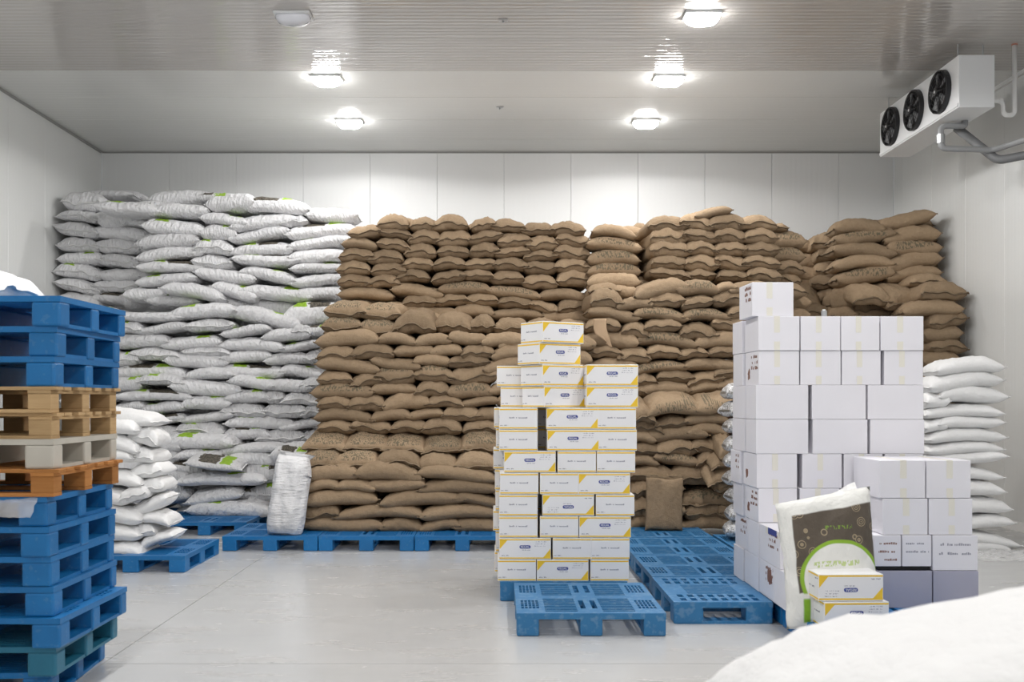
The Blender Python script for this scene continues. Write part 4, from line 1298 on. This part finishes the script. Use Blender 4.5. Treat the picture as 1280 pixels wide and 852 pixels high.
def bag_mesh():
    nu, nv = 30, 36
    verts, W = [], nu + 1
    def pt(u, v, sgn):
        T = max(0, 1 - abs(u) ** 3.5) ** .5 * max(0, 1 - abs(v) ** 5) ** .5
        q = Vector((u * 2, v * 2, sgn))
        x = u * (.5 - .03 * (1 - v * v) - (.05 * (v if v > 0 else 0) * 0))
        zz = v * .5 + (.10 * (u + 1) / 2 if v > .5 else 0) * (v - .5) * 2 - (.02 if v < -.9 else 0)
        y = sgn * T * (.42 + .10 * noise.noise(q)) + .04 * noise.noise(q * 1.8)
        return (x + .015 * noise.noise(q * 2), y, zz)
    for sgn in (-1, 1):
        for j in range(nv + 1):
            for i in range(nu + 1):
                verts.append(pt(i / nu * 2 - 1, j / nv * 2 - 1, sgn))
    N = (nu + 1) * (nv + 1)
    fs = []
    for j in range(nv):
        for i in range(nu):
            a, b, c_, d = j * W + i, j * W + i + 1, (j + 1) * W + i + 1, (j + 1) * W + i
            fs.append((a, b, c_, d)); fs.append((N + d, N + c_, N + b, N + a))
    me = bpy.data.meshes.new('bag')
    me.from_pydata(verts, [], fs)
    bm = bmesh.new(); bm.from_mesh(me)
    bmesh.ops.remove_doubles(bm, verts=bm.verts, dist=.018)
    bmesh.ops.recalc_face_normals(bm, faces=bm.faces)
    bm.to_mesh(me); bm.free()
    for p_ in me.polygons: p_.use_smooth = True
    return me
bag = empty('printed_bag', (2.165, 6.53, PH + .37), (R(-7), R(-3), R(4)))
BAG = bag_mesh()
BAG2 = BAG.copy()
for v_ in BAG2.vertices:
    t_ = max(0.0, (abs(v_.co.z) - .28) / .25)
    v_.co.x *= 1 - .20 * t_ * t_
    v_.co.z -= (.10 * v_.co.x if v_.co.z > .3 else 0)
mat_obj('cloth_body', BAG, n.m, bag, scale=(.65, .20, .79))
def flap(u, v):
    return (-.04 + .30 * u, .02 + .03 * math.sin(9 * u) + .05 * v, .375 + .055 * u + v * (.02 + .06 * u))
mat_obj('open_mouth', crumple('mouth', 20, 5, flap), M['plain'], bag)
tag(bag, 'printed white bag with brown floral panel and green arc, leaning on cartons', 'bag')

up = empty('woven_sack', (at(360, 668, 10.6).x, 10.68, PH + .40), (R(-8), R(7), R(3)))
mat_obj('cloth_body', BAG2, M['white_up'], up, scale=(.42, .50, .80))
def neck(u, v):
    a = u * 2 * math.pi
    r_ = (.05 + .07 * v + .012 * math.sin(a * 5))
    return (.02 + 1.5 * r_ * math.cos(a), .6 * r_ * math.sin(a), .36 + .10 * v)
mat_obj('gathered_neck', crumple('neck', 30, 5, neck), M['white_up'], up)
tag(up, 'upright white sack leaning against the broad brown pile', 'sack')

# brown card scrap hanging on the sacks
def scrap(u, v):
    a = at(742 + 16 * u + 12 * max(0, v - .35), 398 + 37 * v - (9 * (1 - u) * max(0, v - .5) * 2), 11.62)
    if v > .5 and u < .5: a.x += .06 * (v - .5) * 2
    return (a.x, a.y + .012 * math.sin(6 * v + 2 * u), a.z)
sm = crumple('scrap', 6, 12, scrap)
so = mat_obj('card_scrap', sm, M['kraft'])
md = so.modifiers.new('thick', 'SOLIDIFY'); md.thickness = .006
tag(so, 'torn strip of brown cardboard hanging on the central brown pile', 'cardboard')

# ------------------------------------------------------------------ air cooler
ux0, ux1, uy0, uy1, uz0, uz1 = 5.10, 5.50, 11.06, 13.34, 4.82, 5.40
ac = empty('air_cooler', ((ux0 + ux1) / 2, (uy0 + uy1) / 2, uz0))
ox, oy, oz = ac.location
def loc_box(a, b, c, d, e, f_): return MB().box(a - ox, b - ox, c - oy, d - oy, e - oz, f_ - oz)
mat_obj('casing', loc_box(ux0, ux1, uy0, uy1, uz0, uz1).mesh('casing', bevel=.008), M['enamel'], ac)
mat_obj('face_lip', loc_box(ux0 - .012, ux0 + .002, uy0 + .01, uy1 - .01, uz0 + .015, uz0 + .05).mesh('lip', bevel=.004), M['enamel'], ac)
for y_ in (uy0 + .15, uy1 - .15):
    for x_ in (ux0 + .06, ux1 - .06):
        mat_obj('hanger', MB().tube([(x_ - ox, y_ - oy, uz1 - oz - .01), (x_ - ox, y_ - oy, ZC - oz)], .008, 8).mesh('hanger'), M['steel'], ac)
fr_ = .245
for i, yc in enumerate((uy0 + .42, uy0 + 1.14, uy0 + 1.86)):
    zc_ = (uz0 + uz1) / 2 + .005 - oz
    fx = ux0 - ox
    yl = yc - oy
    def circ(r, dx, m=28): return [(fx - dx, yl + r * math.cos(2 * math.pi * k / m), zc_ + r * math.sin(2 * math.pi * k / m)) for k in range(m + 1)]
    ring = MB()
    mm = 32
    v = []
    for dx, r in ((-.02, fr_), (.05, fr_), (.05, fr_ - .018), (-.02, fr_ - .018)):
        v += circ(r, dx, mm)[:mm]
    ring.add(v, [(a * mm + k, a * mm + (k + 1) % mm, ((a + 1) % 4) * mm + (k + 1) % mm, ((a + 1) % 4) * mm + k) for a in range(4) for k in range(mm)])
    fan = mat_obj('fan', ring.mesh('fan_ring', smooth=False), M['black'], ac)
    fan['label'] = 'round black fan with wire guard'
    mat_obj('fan_back', MB().tube([(fx - .003, yl, zc_), (fx + .001, yl, zc_)], fr_ - .015, 32).mesh('back'), M['dark'], fan)
    for r_ in (.06, .105, .15, .195, .235):
        mat_obj('guard_wire', MB().tube(circ(r_, .075 - .02 * (r_ / .245) ** 2, 28), .0035, 5, False).mesh('wire'), M['black'], fan)
    for k in range(10):
        a = 2 * math.pi * k / 10 + .1
        mat_obj('guard_spoke', MB().tube([(fx - .078, yl + .03 * math.cos(a), zc_ + .03 * math.sin(a)), (fx - .055, yl + (fr_ - .005) * math.cos(a), zc_ + (fr_ - .005) * math.sin(a))], .0035, 5).mesh('spoke'), M['black'], fan)
    mat_obj('hub', MB().tube([(fx - .085, yl, zc_), (fx - .02, yl, zc_)], .05, 16).mesh('hub', bevel=.006), M['black'], fan)
    mat_obj('hub_mark', MB().tube([(fx - .0885, yl, zc_), (fx - .084, yl, zc_)], .016, 10).mesh('mark'), M['pvc'], fan)
    for k in range(5):
        a = 2 * math.pi * k / 5
        vs = []
        for t_, rr in ((-.16, .05), (.16, .05), (.34, .21), (-.10, .215)):
            for dx in (.024, .034):
                vs.append((fx - dx - (.02 if t_ > 0 else 0), yl + rr * math.cos(a + t_), zc_ + rr * math.sin(a + t_)))
        mat_obj('blade', MB().add(vs, [(0, 2, 4, 6), (7, 5, 3, 1), (0, 1, 3, 2), (2, 3, 5, 4), (4, 5, 7, 6), (6, 7, 1, 0)]).mesh('blade'), M['grey_pipe'], fan)
tag(ac, 'white three-fan air cooler hung under the ceiling beside right wall', 'air cooler')
# drain with trap
pz = at(1250, 126, 11.2)
q = [(ux1 - .01, 11.2, pz.z), (ux1 + .16, 11.2, pz.z), (ux1 + .16, 11.2, pz.z - .16), (ux1 + .29, 11.2, pz.z - .16), (ux1 + .29, 11.2, ZC)]
dp = empty('drain_pipe', (ux1, 11.2, pz.z))
mat_obj('pipe', MB().tube([Vector(a) - dp.location for a in bez(q)], .026, 12).mesh('pipe', smooth=True), M['pvc'], dp)
for zz in (pz.z + .62,):
    mat_obj('coupling', MB().tube([(.29, 0, zz - pz.z), (.29, 0, zz - pz.z + .05)], .033, 12).mesh('coupling'), M['copper'], dp)
mat_obj('coupling', MB().tube([(.135, 0, -.02), (.135, 0, .02)], .03, 12).mesh('coupling'), M['pvc'], dp)
tag(dp, 'white plastic drain pipe with trap behind the air cooler', 'pipe')
g0 = 11.6
q = [(5.42, g0, 4.83), (5.42, g0, 4.76), (5.14, g0, 4.76), (5.14, g0, 4.50), (5.75, g0, 4.48), (6.20, 10.2, 4.50), (6.20, 4.0, 4.50)]
gp = empty('refrigerant_pipe', q[0])
mat_obj('pipe', MB().tube([Vector(a) - gp.location for a in bez(q)], .035, 12).mesh('pipe', smooth=True), M['grey_paint'], gp)
mat_obj('coupling', MB().tube([Vector((5.14, g0, 4.56)) - gp.location, Vector((5.14, g0, 4.66)) - gp.location], .046, 12).mesh('coupling'), M['steel'], gp)
tag(gp, 'grey pipe bending under the air cooler to the right wall', 'pipe')
q = [(5.46, 11.9, 4.82), (5.80, 11.6, 4.36), (6.22, 11.2, 4.38), (6.22, 4.0, 4.38)]
gp = empty('insulated_pipe', q[0])
mat_obj('sleeve', MB().tube([Vector(a) - gp.location for a in bez(q)], .05, 12).mesh('pipe', smooth=True), M['grey_pipe'], gp)
for yy in (10.6, 9.2, 7.8):
    mat_obj('clip', MB().box(6.22 - .06 - q[0][0], 6.352 - q[0][0], yy - 11.9, yy + .03 - 11.9, 4.34 - 4.82, 4.46 - 4.82).mesh('clip'), M['steel'], gp)
tag(gp, 'dark insulated pipe slanting from the air cooler to the right wall', 'pipe')
# tiny ceiling fixings
for i, (px, py) in enumerate([(629, 25), (625, 134)]):
    d = F * (ZC - H) / (VY - py)
    x = (px - VX) * d / F
    s_ = empty('ceiling_fixing', (x, d, ZC))
    mat_obj('plate', MB().box(-.05, .05, -.04, .04, -.008, 0).mesh('plate', bevel=.002), M['steel'], s_)
    mat_obj('bolt', MB().tube([(0, 0, -.03), (0, 0, -.006)], .012, 8).mesh('bolt'), M['steel'], s_)
    tag(s_, ['small metal fixing on the ceiling, nearer to viewer', 'small metal fixing on the ceiling, nearer to back wall'][i], 'fixing')
